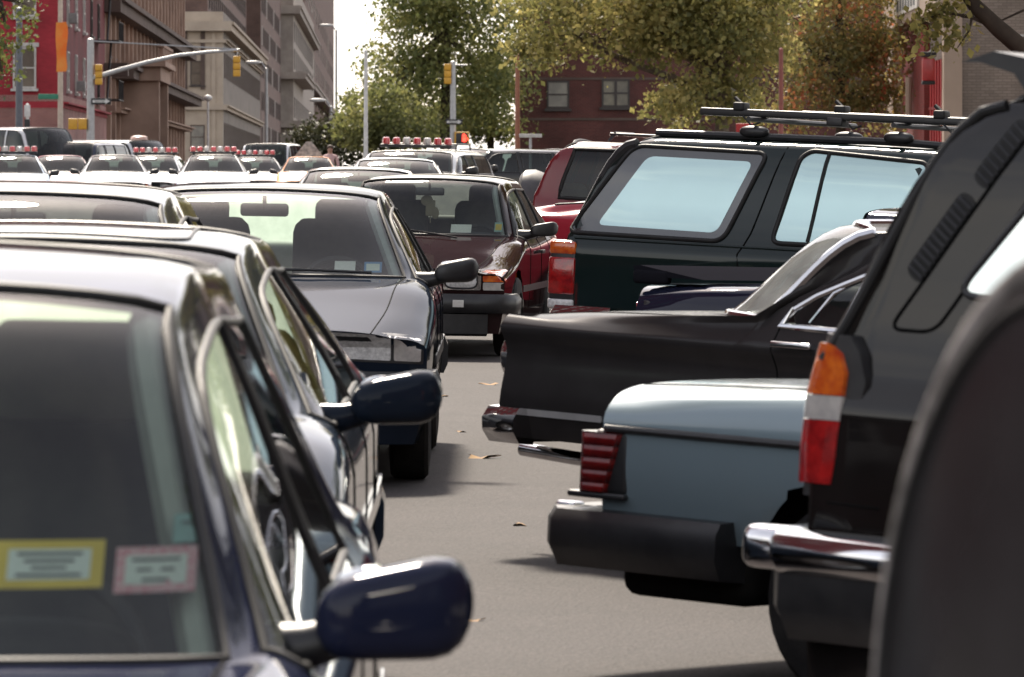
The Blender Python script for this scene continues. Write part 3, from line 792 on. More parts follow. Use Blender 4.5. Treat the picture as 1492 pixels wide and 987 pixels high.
# ================================================================= right side
def corner(c, px, d, yaw, vc=None, lift=0, t=0):
    a = math.radians(yaw); vc = vc if vc is not None else c.W * .93
    x = (px - CX) / FPX * d; L2 = c.L / 2
    place(c.root, x + vc * math.cos(a) + (L2 - t) * math.sin(a), d + vc * math.sin(a) - (L2 - t) * math.cos(a), yaw, lift)
def tz(c, pts): return [(c.L - t, z) for t, z in pts]

# ---- dark green off-roader
c = Car('parked_suv', 'dark green sport utility vehicle with black roof rack and large mirrored rear quarter window', 'suv', P_GREEN,
        glassm=M['glass_dark'], L=4.70, W=.89, zn=.92, zh1=1.0, y1=.6, zc=1.09, yc=1.25, zb0=1.06, zb1=1.06, wsb=.74, yh=1.95, zh=1.625, roof=[(1.95, 1.63), (2.7, 1.662), (4.25, 1.655)],
        rt=.77, ct=.855, cd=.06, crown=.45, lines=[(2.35, 2.38), (2.45, 2.48), (3.25, 3.35), (3.34, 3.5), (4.10, 4.42)], wins=[1, 0, 0, 0, 0, 0], doorspan=[(3, 5), (5, 8)], yr=4.27, yb=4.655, zd=1.06, zt=1.0, bsb=.74, beltv=.965, tt=.985, tn=.95, bow=.5, tailbow=.35,
        nosedrop=.05, taildrop=.03, wr=.36, wx=(.85, 3.69), low=[(1.0, .98), (1.0, .70), (.99, .48), (.97, .33)], bw=.05, ymid=4.55)
q = rounded(tz(c, [(.035, 1.075), (1.03, 1.068), (1.255, 1.575), (.40, 1.585)]), .07)
o = c.part(c.patch('R', q, .004, .02, .08), 'quarter_window', plain('window_frit', (.03, .033, .035), .12, 0, (.05, .053, .055), 3, .8, 1), None)
c.lay('R', q, .013, 'window_gasket', M['rubber'], .004, parent=o, closed=True)
q2 = rounded(tz(c, [(.22, 1.125), (.985, 1.115), (1.17, 1.525), (.50, 1.53)]), .05)
GM = plain('mirrored_glass', (.50, .66, .64), .03, .75, (.47, .62, .60), 1.5, .8)
c.part(c.patch('R', q2, .0055, .004, .10), 'window_pane', GM, o)
for (nm, pl) in (('rear_side_window', [(1.335, 1.075), (2.23, 1.075), (2.25, 1.56), (1.52, 1.60), (1.46, 1.56)]), ('front_side_window', [(2.37, 1.075), (3.0, 1.075), (2.70, 1.55), (2.37, 1.58)])):
    pl = rounded(tz(c, pl), .06); o = c.part(c.patch('R', pl, .004, .02, .1), nm, GM); c.lay('R', pl, .014, 'window_gasket', M['rubber'], .004, parent=o, closed=True)
    if nm[0] == 'r': c.lay('R', tz(c, [(1.56, 1.09), (1.63, 1.59)]), .011, 'window_divider', M['rubber'], .006, parent=o)
for pl in ([(.04, 1.08), (1.03, 1.07), (1.25, 1.58), (.42, 1.59)], [(1.335, 1.075), (2.23, 1.075), (2.25, 1.56), (1.50, 1.58)]):
    pl = rounded(tz(c, pl), .06); o = c.part(c.patch('L', pl, .004, .02, .1), 'rear_side_window', GM); c.lay('L', pl, .013, 'window_gasket', M['rubber'], .004, parent=o, closed=True)
c.part(MB().tube([p for p in c.row(-1, 3, c.RH, c.BB)], .035, 8), 'rear_pillar_trim', M['trim'])
c.lay('R', tz(c, [(1.16, .86), (1.14, 1.0), (1.20, 1.12), (1.36, 1.615)]), .005, 'door_gap', M['seam'], .0)
c.lay('R', tz(c, [(2.30, .50), (2.30, 1.62)]), .005, 'door_gap', M['seam'], .0)
c.lay('R', tz(c, [(.03, 1.045), (2.3, 1.04), (3.3, 1.04)]), .006, 'belt_moulding', P_GREEN, .004)
t1 = c.part(c.patch('R', tz(c, [(.0, .96), (.10, .95), (.10, 1.0), (.0, 1.005)]), .012, .06, .03, .008), 'indicator_lamp', M['lens_amber'])
for sd in ('R', 'L'):
    sg = -1 if sd == 'R' else 1
    tl = c.part(MB().box((sg * .845, c.L - .035, .85), (.10, .17, .36), .02), 'tail_light', M['trim'])
    c.part(MB().box((sg * .851, c.L - .032, .985), (.10, .17, .075), .015), 'lamp_lens', M['lens_amber'], tl)
    c.part(MB().box((sg * .852, c.L - .032, .825), (.10, .17, .215), .015), 'lamp_lens', M['lens_red'], tl)
    c.part(MB().box((sg * .850, c.L - .032, .665), (.10, .17, .06), .015), 'lamp_lens', M['lens_clear'], tl)
c.bumper(False, .48, .66, .10, M['chrome']); c.bumper(True, .45, .65, .08, M['trim'])
lamp_set(c, [(.50, .72), (.80, .72), (.80, .86), (.50, .86)], M['lens_clear'], 'headlight')
# rack
for sd in (-1, 1):
    m = MB().tube([(sd * .60, y, lerp_t(c.p['roof'], y) + .03 - .02) for y in np.linspace(2.1, 4.25, 12)], .022, 8)
    c.part(m, 'roof_rail', M['trim'])
for y in (2.72, 3.62):
    b = MB().tube([(-.70, y, 1.765), (.70, y, 1.765)], .015, 8)
    o = c.part(b, 'cross_bar', M['trim'])
    for sd in (-1, 1):
        f = MB().ellipsoid((sd * .62, y, 1.695), (.09, .18, .07), .85); c.part(f, 'bar_foot', M['trim'], o)
for (x, y0, y1, z) in ((-.50, 2.30, 4.02, 1.80), (-.05, 2.0, 3.60, 1.81)):
    m = MB(); m.box((x, (y0 + y1) / 2, z), (.07, y1 - y0, .045), .012)
    m.box((x, (y0 + y1) / 2, z - .03), (.10, .10, .05), .01)
    tr = c.part(m, 'bike_tray', M['trim'])
    for yy in (y0 + .22, y1 - .25):
        k = MB().box((x, yy, z + .035), (.09, .07, .05), .012); k.tube([(x, yy, z + .05), (x + .02, yy + .05, z + .085)], .012); k.tube([(x - .05, yy - .04, z - .02), (x - .06, yy - .10, z - .07), (x - .03, yy - .14, z - .05)], .006); c.part(k, 'wheel_strap', M['rubber'], tr)
c.mirror(-1, 1.95, 1.12, mat=M['trim']); c.mirror(1, 1.95, 1.12, mat=M['trim'])
c.wheels(w=.25); c.std_seams(False); c.window_trim()
corner(c, 808, 31.4, 61, lift=.055); SUV = c

# ---- weathered black classic sedan
c = Car('classic_sedan', 'weathered black vintage sedan with tail fin, chrome window frames and round tail lamp', 'car', P_MATTE, glassm=M['glass_clear'],
        L=4.60, W=.89, zn=.80, zh1=.90, zc=.985, zb0=.955, zb1=.985, yc=1.45, yh=1.95, zh=1.345, roof=[(1.95, 1.35), (2.4, 1.395), (2.95, 1.375)], rt=.665, ct=.735, cd=.085, wsb=.70, crown=.8,
        lines=[(2.25, 2.35), (2.29, 2.39), (2.62, 3.10), (2.72, 3.16)], wins=[1, 0, 1, 0, 0], yr=3.06, yb=3.62, ymid=3.19, bsb=.80, bw=.40, bw4=.40, r3o=(-.01, -.005), wrapt=(.56, .03, .24, 1.085), wrapb=(.70, .16), zd=1.0, zt=.945, tn=.97, tt=.965, bow=.5, tailbow=.45, nosedrop=.02, taildrop=.012, beltv=.94,
        low=[(1.0, .885), (.945, .78), (.98, .58), (.94, .45)], sharpR=(5,), wr=.31, wx=(.86, 3.64))
finish(c, True, r=.014, mat=M['cabin'], rearshelf=True)
for sd in (-1, 1):
    c.part(MB().tube(c.row(sd, 2, c.RH, c.BB), .022, 8), 'rear_window_trim', M['chrome'], c.parts['rear_window'])
    l = 'R' if sd < 0 else 'L'
    m = MB(); P0 = c.hit(l, c.L - 1.80, 1.0)[0]; P1 = c.hit(l, c.L - 1.84, 1.215)[0]
    m.tube([P0, P1], .014, 8); P2 = c.hit(l, c.L - 1.62, .99)[0]; P3 = c.hit(l, c.L - 1.80, 1.17)[0]
    q = [P2, P2.lerp(P3, .4) + Vector((0, -.01, .045)), P3]; m.tube([x + Vector((-sd * .02, 0, 0)) for x in q], .009, 8)
    c.part(m, 'window_divider', M['chrome'])
    for k in (0, 1): pass
    h, n = c.hit('rear', sd * .70, .76)
    tl = c.part(MB().lathe((sd * .71, h.y - .03, .765), [(-.02, .115), (.05, .112), (.065, .10), (.05, .088), (.04, .085)], (0, 1, 0), 30), 'tail_light', M['chrome'])
    c.part(MB().lathe((sd * .71, h.y - .03, .765), [(.04, .088), (.055, .06), (.065, .02), (.066, .001)], (0, 1, 0), 26), 'lamp_lens', M['lens_red'], tl)
    c.handle(sd, c.L - 1.62, .905, M['chrome'], .20, .025, out=.035)
    side_strip(c, .555, 3.98, c.L - .10, .026, BRIGHT, 'side_trim', .008, (l,))
c.bumper(False, .43, .58, .09, M['chrome'], wrap=.16, prof=[(-.03, -.08), (.05, -.075), (.085, -.03), (.09, .02), (.06, .065), (-.03, .075)]); c.bumper(True, .42, .57, .09, M['chrome'], wrap=.3)
c.part(MB().tube([(-.55, 3.9, .36), (-.56, 4.4, .37), (-.565, 4.68, .385)], .028, 12), 'exhaust_pipe', M['chrome'])
hg = MB(); hg.box((-.55, 4.2, .30), (.05, .05, .16), .01); hg.box((-.45, 4.15, .28), (.25, .25, .10), .03); c.part(hg, 'exhaust_hanger', M['under'])
lamp_set(c, [(.50, .62), (.70, .62), (.70, .76), (.50, .76)], M['lens_clear'], 'headlight', rnd=.08)
c.parts['rear_window'].data.materials[0] = M['glass_glare']; corner(c, 703, 21.8, 46, c.W * .95); OLD = c

# ---- ice blue saloon
c = Car('parked_saloon', 'pale metallic blue saloon showing its boot, ribbed tail lamp and black rubber bumper', 'car', P_ICE, L=4.62, W=.89, zn=.80, zh1=.87, zc=.96, zb0=.91, zb1=.915, yc=1.40, yh=2.0, zh=1.38, roof=[(2, 1.385), (2.5, 1.43), (3.1, 1.405)], ct=.71, rt=.63,
        lines=[(2.4, 2.42), (2.45, 2.47), (3.1, 3.15), (3.18, 3.3)], yr=3.15, yb=3.62, zd=.945, zt=.905, tn=.96, tt=.955, bow=.5, tailbow=.5, nosedrop=.04, taildrop=.055, beltv=.93, low=[(1.0, .79), (1.0, .66), (.985, .53), (.955, .44)], wx=(.85, 3.62))
finish(c, True, mat=M['cabin'])
c.lay('R', [(c.L - .02, .765), (c.L - .5, .765), (1.0, .77)], .013, 'side_trim', M['trim'], .004); c.lay('L', [(c.L - .02, .765), (c.L - .5, .765), (1.0, .77)], .013, 'side_trim', M['trim'], .004)
for ax, sg in (('R', -1), ('L', 1)):
    tl = c.part(MB().box((sg * .775, c.L - .10, .66), (.19, .14, .20), .02), 'tail_light', M['trim'])
    ln = c.corner_lamp(sg, [(.567, .10), (.66, .125), (.752, .15)], .012, LENS_DK, 'lamp_lens', tl, None, .03, .16)
    pass
    c.part(MB().box((sg * .775, c.L - .06, .556), (.22, .22, .02), .008), 'lamp_sill', M['trim'], tl)
path_w = .40
c.bumper(False, .335, .515, .13, M['trim'], wrap=.62, dy=.11, prof=[(-.04, -.10), (.09, -.09), (.125, -.03), (.125, .05), (.10, .085), (-.04, .09)])
for sg in (-1, 1): c.part(MB().box((sg * .775, c.L + .115, .508), (.06, .08, .03), .012), 'bumper_cap', M['chrome'])
c.part(MB().box((0, c.L - .35, .33), (1.6, .5, .16), .05), 'rear_valance', M['under'])
m = MB(); m.box((-.25, c.L - .75, .24), (.5, .4, .16), .06); m.tube([(-.35, c.L - .5, .25), (-.36, c.L - .03, .26)], .03); m.box((0.1, c.L - 1.1, .25), (1.1, .12, .14), .04); c.part(m, 'exhaust', M['under'])
c.bumper(True, .36, .52, .11, M['trim'])
lamp_set(c, [(.45, .58), (.78, .58), (.78, .76), (.45, .76)], M['lens_clear'], 'headlight')
corner(c, 846, 17.0, 52, c.W * .93)

# ---- black off-roader with louvred pillar
c = Car('parked_suv', 'glossy black sport utility vehicle with louvred rear pillar, tall tail lamp and chrome bumper', 'suv', P_BLACK, glassm=M['glass_dark'],
        L=4.36, W=.845, zn=.94, zh1=1.0, y1=.6, zc=1.10, yc=1.25, zb0=1.08, zb1=1.10, wsb=.70, yh=1.9, zh=1.79, roof=[(1.9, 1.795), (2.6, 1.835), (3.8, 1.835)], rt=.79, ct=.875, cd=.08,
        lines=[(2.4, 2.42), (2.48, 2.5), (2.6, 2.75), (2.7, 2.9), (3.55, 3.95)], wins=[1, 0, 0, 0, 0, 0], doorspan=[(3, 5), (5, 7)], yr=3.86, yb=4.31, zd=1.10, zt=1.04, bsb=.775, beltv=.965, tt=.985, tn=.95, bow=.5, tailbow=.35,
        nosedrop=.05, taildrop=.03, wr=.36, wx=(.8, 3.45), low=[(1.0, 1.0), (1.0, .74), (.99, .52), (.96, .36)], bw=.05, ymid=4.18)
q = rounded(tz(c, [(.40, 1.30), (1.9, 1.285), (1.75, 1.66), (.72, 1.68)]), .07); o = c.part(c.patch('R', q, .006, .02, .08), 'quarter_window', plain('bright_mirrored_glass', (.85, .92, .92), .03, .85, (.8, .88, .88), 1.5, .8)); c.lay('R', q, .010, 'window_gasket', M['trim'], .004, parent=o, closed=True)
q = rounded(tz(c, [(.22, 1.21), (.35, 1.21), (.70, 1.70), (.57, 1.70)]), .04); c.lay('R', q, .005, 'pillar_panel', M['seam'], .0, closed=True)
GR = plain('louvre_slot', (.012, .012, .012), .7)
for (a, b) in (((.275, 1.335), (.420, 1.535)), ((.44, 1.565), (.55, 1.715))):
    dx, dz = b[0] - a[0], b[1] - a[1]; ln = math.hypot(dx, dz); nx, nz = dz / ln * .030, -dx / ln * .030
    q = rounded(tz(c, [(a[0] - nx, a[1] - nz), (a[0] + nx, a[1] + nz), (b[0] + nx, b[1] + nz), (b[0] - nx, b[1] - nz)]), .028); o = c.part(c.patch('R', q, .003, .01, .05), 'louvre', GR)
    m = MB(); k = int(ln / .019)
    for i in range(1, k):
        f = i / k; cx, cz = a[0] + dx * f, a[1] + dz * f
        A, B = c.hit('R', c.L - cx + nx * .8, cz - nz * .8)[0], c.hit('R', c.L - cx - nx * .8, cz + nz * .8)[0]
        if A is None or B is None: continue
        e = Vector((-.008, 0, 0)); m.tube([A + e, B + e], .004, 6)
    c.part(m, 'louvre_fin', M['trim'], o)
for sg in (-1, 1):
    LEAN = [(.5, 0), (.92, 0.0), (1.05, .012), (1.19, .05)]
    tl = c.corner_lamp(sg, [(.80, .15), (.83, .165), (1.08, .17), (1.15, .13), (1.19, .09)], .004, M['trim'], 'tail_light', None, LEAN, .055, .16)
    for lv, mt in (([(1.045, .128), (1.10, .12), (1.145, .09), (1.168, .05)], 'lens_amber'), ([(.985, .13), (1.043, .128)], 'lens_white'), ([(.832, .118), (.90, .128), (.983, .13)], 'lens_red')):
        c.corner_lamp(sg, lv, .014, M[mt], 'lamp_lens', tl, LEAN, .055, .15)
c.lay('R', tz(c, [(.02, .79), (.25, .785)]), .003, 'body_gap', M['seam'], 0)
c.bumper(False, .49, .69, .115, M['trim'], wrap=.75, prof=[(-.04, -.14), (.06, -.13), (.105, -.06), (.11, .06), (-.04, .06)])
c.bumper(False, .62, .72, .135, M['chrome'], wrap=.68, prof=[(-.04, -.05), (.11, -.048), (.13, -.02), (.13, .025), (.105, .048), (-.04, .05)])
for sg in (-1, 1): c.part(MB().box((sg * .84, c.L + .045, .67), (.10, .16, .105), .03), 'bumper_end', M['chrome'])
c.bumper(True, .5, .68, .1, M['chrome'])
lamp_set(c, [(.45, .72), (.75, .72), (.75, .86), (.45, .86)], M['lens_clear'], 'headlight')
sp = MB(); rows = []
for x in np.linspace(-.74, .74, 9):
    e = 1 - abs(x / .62) ** 4 * .15
    rows.append([(x, 3.60, 1.80), (x, 3.76, 1.858), (x, 3.92, 1.882), (x, 4.01, 1.868 - .02 * abs(x)), (x, 3.96, 1.855), (x, 3.86, 1.83), (x, 3.80, 1.76)])
sp.grid(rows, True); sp.f.append(tuple(range(7))); sp.f.append(tuple(range(56, 63))[::-1]); c.part(sp, 'roof_spoiler', M['trim'])
c.part(MB().tube([p for p in c.row(-1, 3, c.RH, c.BB)], .014, 8), 'rear_pillar_trim', M['rubber'])
c.part(MB().tube([(-.5, 3.9, .40), (-.52, 4.40, .41)], .05, 12), 'exhaust_pipe', M['under'])
c.wheels(w=.26); c.std_seams(False); c.window_trim(); c.mirror(-1, 1.9, 1.15, mat=M['trim']); c.mirror(1, 1.9, 1.15, mat=M['trim'])
corner(c, 1140, 13.2, 52, c.W * .97, lift=.03)

# ---- off-roader whose spare wheel cover fills the right edge
VINYL = paint('black_vinyl', (.030, .028, .028), 0, .4, .6, .16, .12)
c = Car('parked_suv', 'black off-road vehicle with a vinyl spare wheel cover, cropped by the right edge', 'suv', P_CHARCOAL, glassm=M['glass_dark'],
        L=4.1, W=.86, zn=.98, zh1=1.06, y1=.6, zc=1.14, yc=1.15, zb0=1.12, zb1=1.12, wsb=.74, yh=1.7, zh=1.76, roof=[(1.7, 1.765), (2.6, 1.81), (3.8, 1.80)], rt=.78, ct=.88, cd=.08,
        lines=[(2.1, 2.12), (2.18, 2.20), (2.9, 2.93), (2.98, 3.02), (3.72, 3.80)], wins=[1, 0, 1, 0, 1, 0], doorspan=[(3, 5), (5, 8)], yr=3.82, yb=4.06, zd=1.12, zt=1.04, bsb=.74, beltv=.97, tt=.985, tn=.95, bow=.4, tailbow=.3, nosedrop=.05, taildrop=.03, wr=.38, wx=(.8, 3.3), low=[(1.0, 1.0), (1.0, .74), (.99, .54), (.96, .42)], bw=.04, ymid=3.95)
RIM_GLINT = plain('glint_piping', (.40, .37, .35), .4, 0, (.05, .045, .04), 14, .5)  # pale mottled colour paints the sky highlight along the cover's edge
K = 1.06
cv = c.part(MB().lathe((0, c.L - .02, 1.19), [(.04, .30 * K), (.05, .355 * K), (.075, .372 * K), (.222, .374 * K), (.255, .370 * K), (.274, .357 * K), (.281, .335 * K), (.284, .20), (.285, .001)], (0, 1, 0), 72), 'spare_wheel_cover', VINYL)
c.part(MB().tube([(.369 * K * math.cos(a), c.L - .02 + .262, 1.19 + .369 * K * math.sin(a)) for a in [2 * PI * k / 72 for k in range(72)]], .014, 10, closed=True), 'cover_piping', RIM_GLINT, cv)
c.part(MB().tube([(.338 * K * math.cos(a), c.L - .02 + .282, 1.19 + .338 * K * math.sin(a)) for a in [2 * PI * k / 72 for k in range(72)]], .005, 8, closed=True), 'cover_piping', M['rubber'], cv)
lamp_set(c, [(.62, .80), (.80, .80), (.80, 1.0), (.62, 1.0)], M['lens_red'], 'tail_light', 'rear'); lamp_set(c, [(.45, .74), (.75, .74), (.75, .90), (.45, .90)], M['lens_clear'], 'headlight')
c.bumper(False, .48, .64, .08, M['trim']); c.bumper(True, .48, .64, .08, M['trim'])
c.wheels(w=.25); c.std_seams(); c.window_trim()
_t = pix(1418, 1258, 4.4); _a = math.radians(108); _k = c.L / 2 + .26
place(c.root, _t.x + math.sin(_a) * _k, _t.y - math.cos(_a) * _k, 108); c.root.location.z += .02

# ---- indigo coupe with a tail spoiler
c = Car('parked_coupe', 'gloss indigo coupe with a raised tail spoiler, between the green and vintage cars', 'car', P_INDIGO, L=4.5, W=.86, zd=.98, zt=.955, tt=.95, tailbow=.6, wx=(.85, 3.5), yb=3.8, yr=3.2)
finish(c)
sp = MB(); rows = []
for x in np.linspace(-.74, .74, 9): rows.append([(x, 4.10, .985), (x, 4.30, 1.015), (x, 4.46, 1.040), (x, 4.50, 1.035), (x, 4.49, .995), (x, 4.30, .985)])
sp.grid(rows, True); sp.f.append(tuple(range(6))); sp.f.append(tuple(range(48, 54))[::-1])
for sg in (-1, 1): sp.box((sg * .72, 4.40, .985), (.06, .20, .07), .02)
c.part(sp, 'tail_spoiler', MATTE)
lamp_set(c, [(.42, .74), (.80, .72), (.80, .86), (.42, .88)], M['lens_red'], 'tail_light', 'rear'); lamp_set(c, [(.46, .55), (.80, .53), (.80, .63), (.46, .66)], M['lens_clear'], 'headlight')
c.bumper(False, .40, .60, .06, P_INDIGO); c.bumper(True, .3, .5, .05, P_INDIGO)
corner(c, 902, 26.9, 58, c.W * .9)

# ---- red coupe and red off-roader
c = Car('parked_coupe', 'bright red fastback coupe half hidden behind the green sport utility vehicle', 'car', P_SCARLET, L=4.4, W=.86, yr=2.9, yb=4.15, zd=1.13, zt=1.08, zb1=1.02, roof=[(1.85, 1.30), (2.4, 1.33), (2.95, 1.315)], zh=1.30, wx=(.85, 3.4), lines=[(2.3, 2.35), (2.38, 2.43), (2.8, 3.0), (2.86, 3.1)], tt=.95, bsb=.64)
finish(c); lamp_set(c, [(.42, .74), (.80, .72), (.80, .86), (.42, .88)], M['lens_red'], 'tail_light', 'rear'); lamp_set(c, [(.46, .55), (.80, .53), (.80, .63), (.46, .66)], M['lens_clear'], 'headlight')
c.bumper(False, .40, .60, .06, P_SCARLET); c.bumper(True, .3, .5, .05, P_SCARLET); corner(c, 742, 50, 66, c.W * .9, .0)
c = Car('parked_suv', 'red boxy sport utility vehicle with roof rack and grey spare wheel cover on its tail', 'suv', P_RED, glassm=M['glass_tint'], L=4.3, W=.85, zn=.92, zh1=1.0, y1=.6, zc=1.09, yc=1.15, zb0=1.10, zb1=1.12, wsb=.72, yh=1.75, zh=1.70, roof=[(1.75, 1.70), (2.6, 1.745), (3.95, 1.73)],
        rt=.76, ct=.87, cd=.09, lines=[(2.1, 2.12), (2.18, 2.20), (2.95, 2.98), (3.03, 3.08), (3.85, 3.98)], wins=[1, 0, 1, 0, 1, 0], doorspan=[(3, 5), (5, 8)], yr=3.93, yb=4.25, zd=1.12, zt=1.04, bsb=.72, beltv=.97, tt=.985, tn=.95, bow=.4, tailbow=.3, nosedrop=.05, taildrop=.03, wr=.37, wx=(.8, 3.4), low=[(1.0, 1.0), (1.0, .72), (.99, .5), (.96, .36)], bw=.04, ymid=4.12)
c.window_trim(M['rubber'], .022); c.std_seams(); c.wheels(w=.25); c.interior(rearshelf=False)
sw = MB().lathe((.10, c.L + .02, 1.03), [(-.02, .33), (.10, .37), (.20, .36), (.24, .32), (.25, .2), (.25, .001)], (0, 1, 0), 32); c.part(sw, 'spare_wheel_cover', plain('grey_vinyl', (.12, .12, .125), .5, 0, (.09, .09, .095), 8))
for sd in (-1, 1): c.part(MB().tube([(sd * .58, 2.3, 1.82), (sd * .58, 3.5, 1.82)], .018), 'roof_rail', M['trim'])
for y in (2.4, 2.95, 3.45): c.part(MB().tube([(-.60, y + .06, 1.74), (-.58, y, 1.83), (.58, y, 1.83), (.60, y + .06, 1.74)], .018), 'cross_bar', M['trim'])
lamp_set(c, [(.62, .80), (.78, .80), (.78, 1.0), (.62, 1.0)], M['lens_red'], 'tail_light', 'rear'); c.bumper(False, .48, .64, .08, M['trim']); c.bumper(True, .48, .64, .08, M['trim'])
corner(c, 764, 58.5, 79, c.W * .95, -.03)
# ================================================================= vehicles up the street
P_WHITE = paint('white_paint', (.62, .63, .64), 0, .35, 1, .08, .05); P_PALEBLUE = paint('pale_blue_paint', (.36, .50, .64), 0, .35, 1, .08, .05)
P_PINK = paint('dusty_rose_paint', (.46, .17, .22), .0, .35, .5, .08); P_NIGHT = paint('dark_navy_paint', (.02, .025, .045), .2, .3, 1, .05); P_TAXI = paint('taxi_orange_paint', (.75, .24, .01), 0, .4, .25, .15)
BGG = plain('far_car_glass', (.05, .065, .07), .04, 0, (.07, .09, .095), 3, .8, 1)
def far_sedan(name, label, cat, pnt, group=None, lightbar=False, side=None, **kw):
    kw.setdefault('yh', 1.9); kw.setdefault('zh', 1.40)
    c = Car(name, label, cat, pnt, group, glassm=M['glass_tint'], res=.6, L=5.1, W=.93, wx=(1.0, 4.0), track=.80, roof=[(1.9, 1.40), (2.6, 1.43), (3.5, 1.41)], lines=[(2.6, 2.65), (2.68, 2.73), (3.4, 3.5), (3.5, 3.7)], yr=3.55, yb=4.1, zc=.98, zb0=.95, zn=.72, nosedrop=.04, zb1=.97, zd=.99, wsb=.75, rt=.60, ct=.68, **kw)
    c.mirror(1, 1.55, .98, mat=M['trim']); c.mirror(-1, 1.55, .98, mat=M['trim']); c.window_trim(M['trim'], .012); c.wheels(); c.std_seams()
    lamp_set(c, [(.42, .56), (.74, .56), (.74, .68), (.42, .68)], M['lens_clear'], 'headlight', rnd=.01); lamp_set(c, [(.76, .56), (.87, .56), (.87, .67), (.76, .67)], M['lens_amber'], 'indicator_lamp', rnd=.01)
    c.part(c.patch('front', [(-.38, .54), (.38, .54), (.38, .69), (-.38, .69)], .012, .03, .08, .02), 'grille', M['trim'])
    c.bumper(True, .32, .50, .09, M['trim']); c.bumper(False, .35, .55, .09, M['trim']); c.interior(mat=M['cabin_grey'])
    if lightbar:
        b = MB().box((0, 2.65, 1.475), (1.20, .28, .05), .02); b.box((-.5, 2.65, 1.44), (.06, .2, .06)); b.box((.5, 2.65, 1.44), (.06, .2, .06)); lb = c.part(b, 'light_bar', M['trim'])
        for k in range(7):
            x = -.52 + k * 1.04 / 6
            m = MB().lathe((x, 2.65, 1.50), [(0, .074), (.07, .074), (.115, .064), (.125, .04), (.125, .001)], (0, 0, 1), 14); c.part(m, 'beacon', M['lens_white'] if k in (2, 4) else LB_RED, lb)
    if side:
        side_strip(c, .70, .35, 4.9, .16, side, 'livery_band')
    return c
LB_RED = plain('beacon_lens', (.60, .015, .03), .15, 0, (.45, .01, .02), 20, .6, 1)
PBLUE = plain('livery_blue', (.05, .14, .42), .4)
def at(px, d): return (px - CX) / FPX * d
c = far_sedan('police_car', 'white police car with a full light bar, largest of the three in the middle distance', 'police car', P_WHITE, 'white police cars with light bars', True, PBLUE)
place(c.root, at(311, 140), 140, 3); POL = c
for px, d, yaw, lab in ((226, 146, -2, 'white police car whose light bar overlaps the long white van'), (372, 165, 4, 'small white police car mostly hidden, in front of the pale pink van'),):
    o = copy_tree(POL.root); o['label'] = lab; place(o, at(px, d), d, yaw)
c = far_sedan('police_car', 'pale blue police car with light bar at the far left edge', 'police car', P_PALEBLUE, 'white police cars with light bars', True); place(c.root, at(18, 132), 132, 4)
c = far_sedan('parked_sedan', 'dusty rose pink sedan next to the pale blue police car', 'car', P_PINK); place(c.root, at(88, 148), 148, 6, .0)
c = far_sedan('parked_sedan', 'slim white sedan with amber corner lamp, left of the white police cars', 'car', P_WHITE); place(c.root, at(166, 142), 142, 5)
c = far_sedan('parked_sedan', 'white sedan with rose tinted roof just above the midnight blue sedan roof', 'car', paint('pale_rose_paint', (.55, .47, .48), .1, .35, 1, .06)); place(c.root, at(522, 62), 62, 0, -.08)
c = far_sedan('parked_sedan', 'white sedan under the red and white light bar of the white utility vehicle', 'car', P_WHITE); place(c.root, at(575, 84), 84, 2)
c = far_sedan('taxi', 'orange yellow taxi with a peaked roof sign', 'taxi', P_TAXI)
m = MB().add([(-.42, 2.5, 1.43), (.42, 2.5, 1.43), (.42, 2.9, 1.43), (-.42, 2.9, 1.43), (-.08, 2.68, 1.86), (.08, 2.68, 1.86), (.08, 2.72, 1.86), (-.08, 2.72, 1.86)], [(0, 1, 5, 4), (1, 2, 6, 5), (2, 3, 7, 6), (3, 0, 4, 7), (4, 5, 6, 7), (0, 3, 2, 1)])
c.part(m, 'roof_sign', plain('roof_sign_grey', (.40, .38, .33), .5, 0, (.15, .14, .13), 9), smooth=False); place(c.root, at(450, 160), 160, 2)
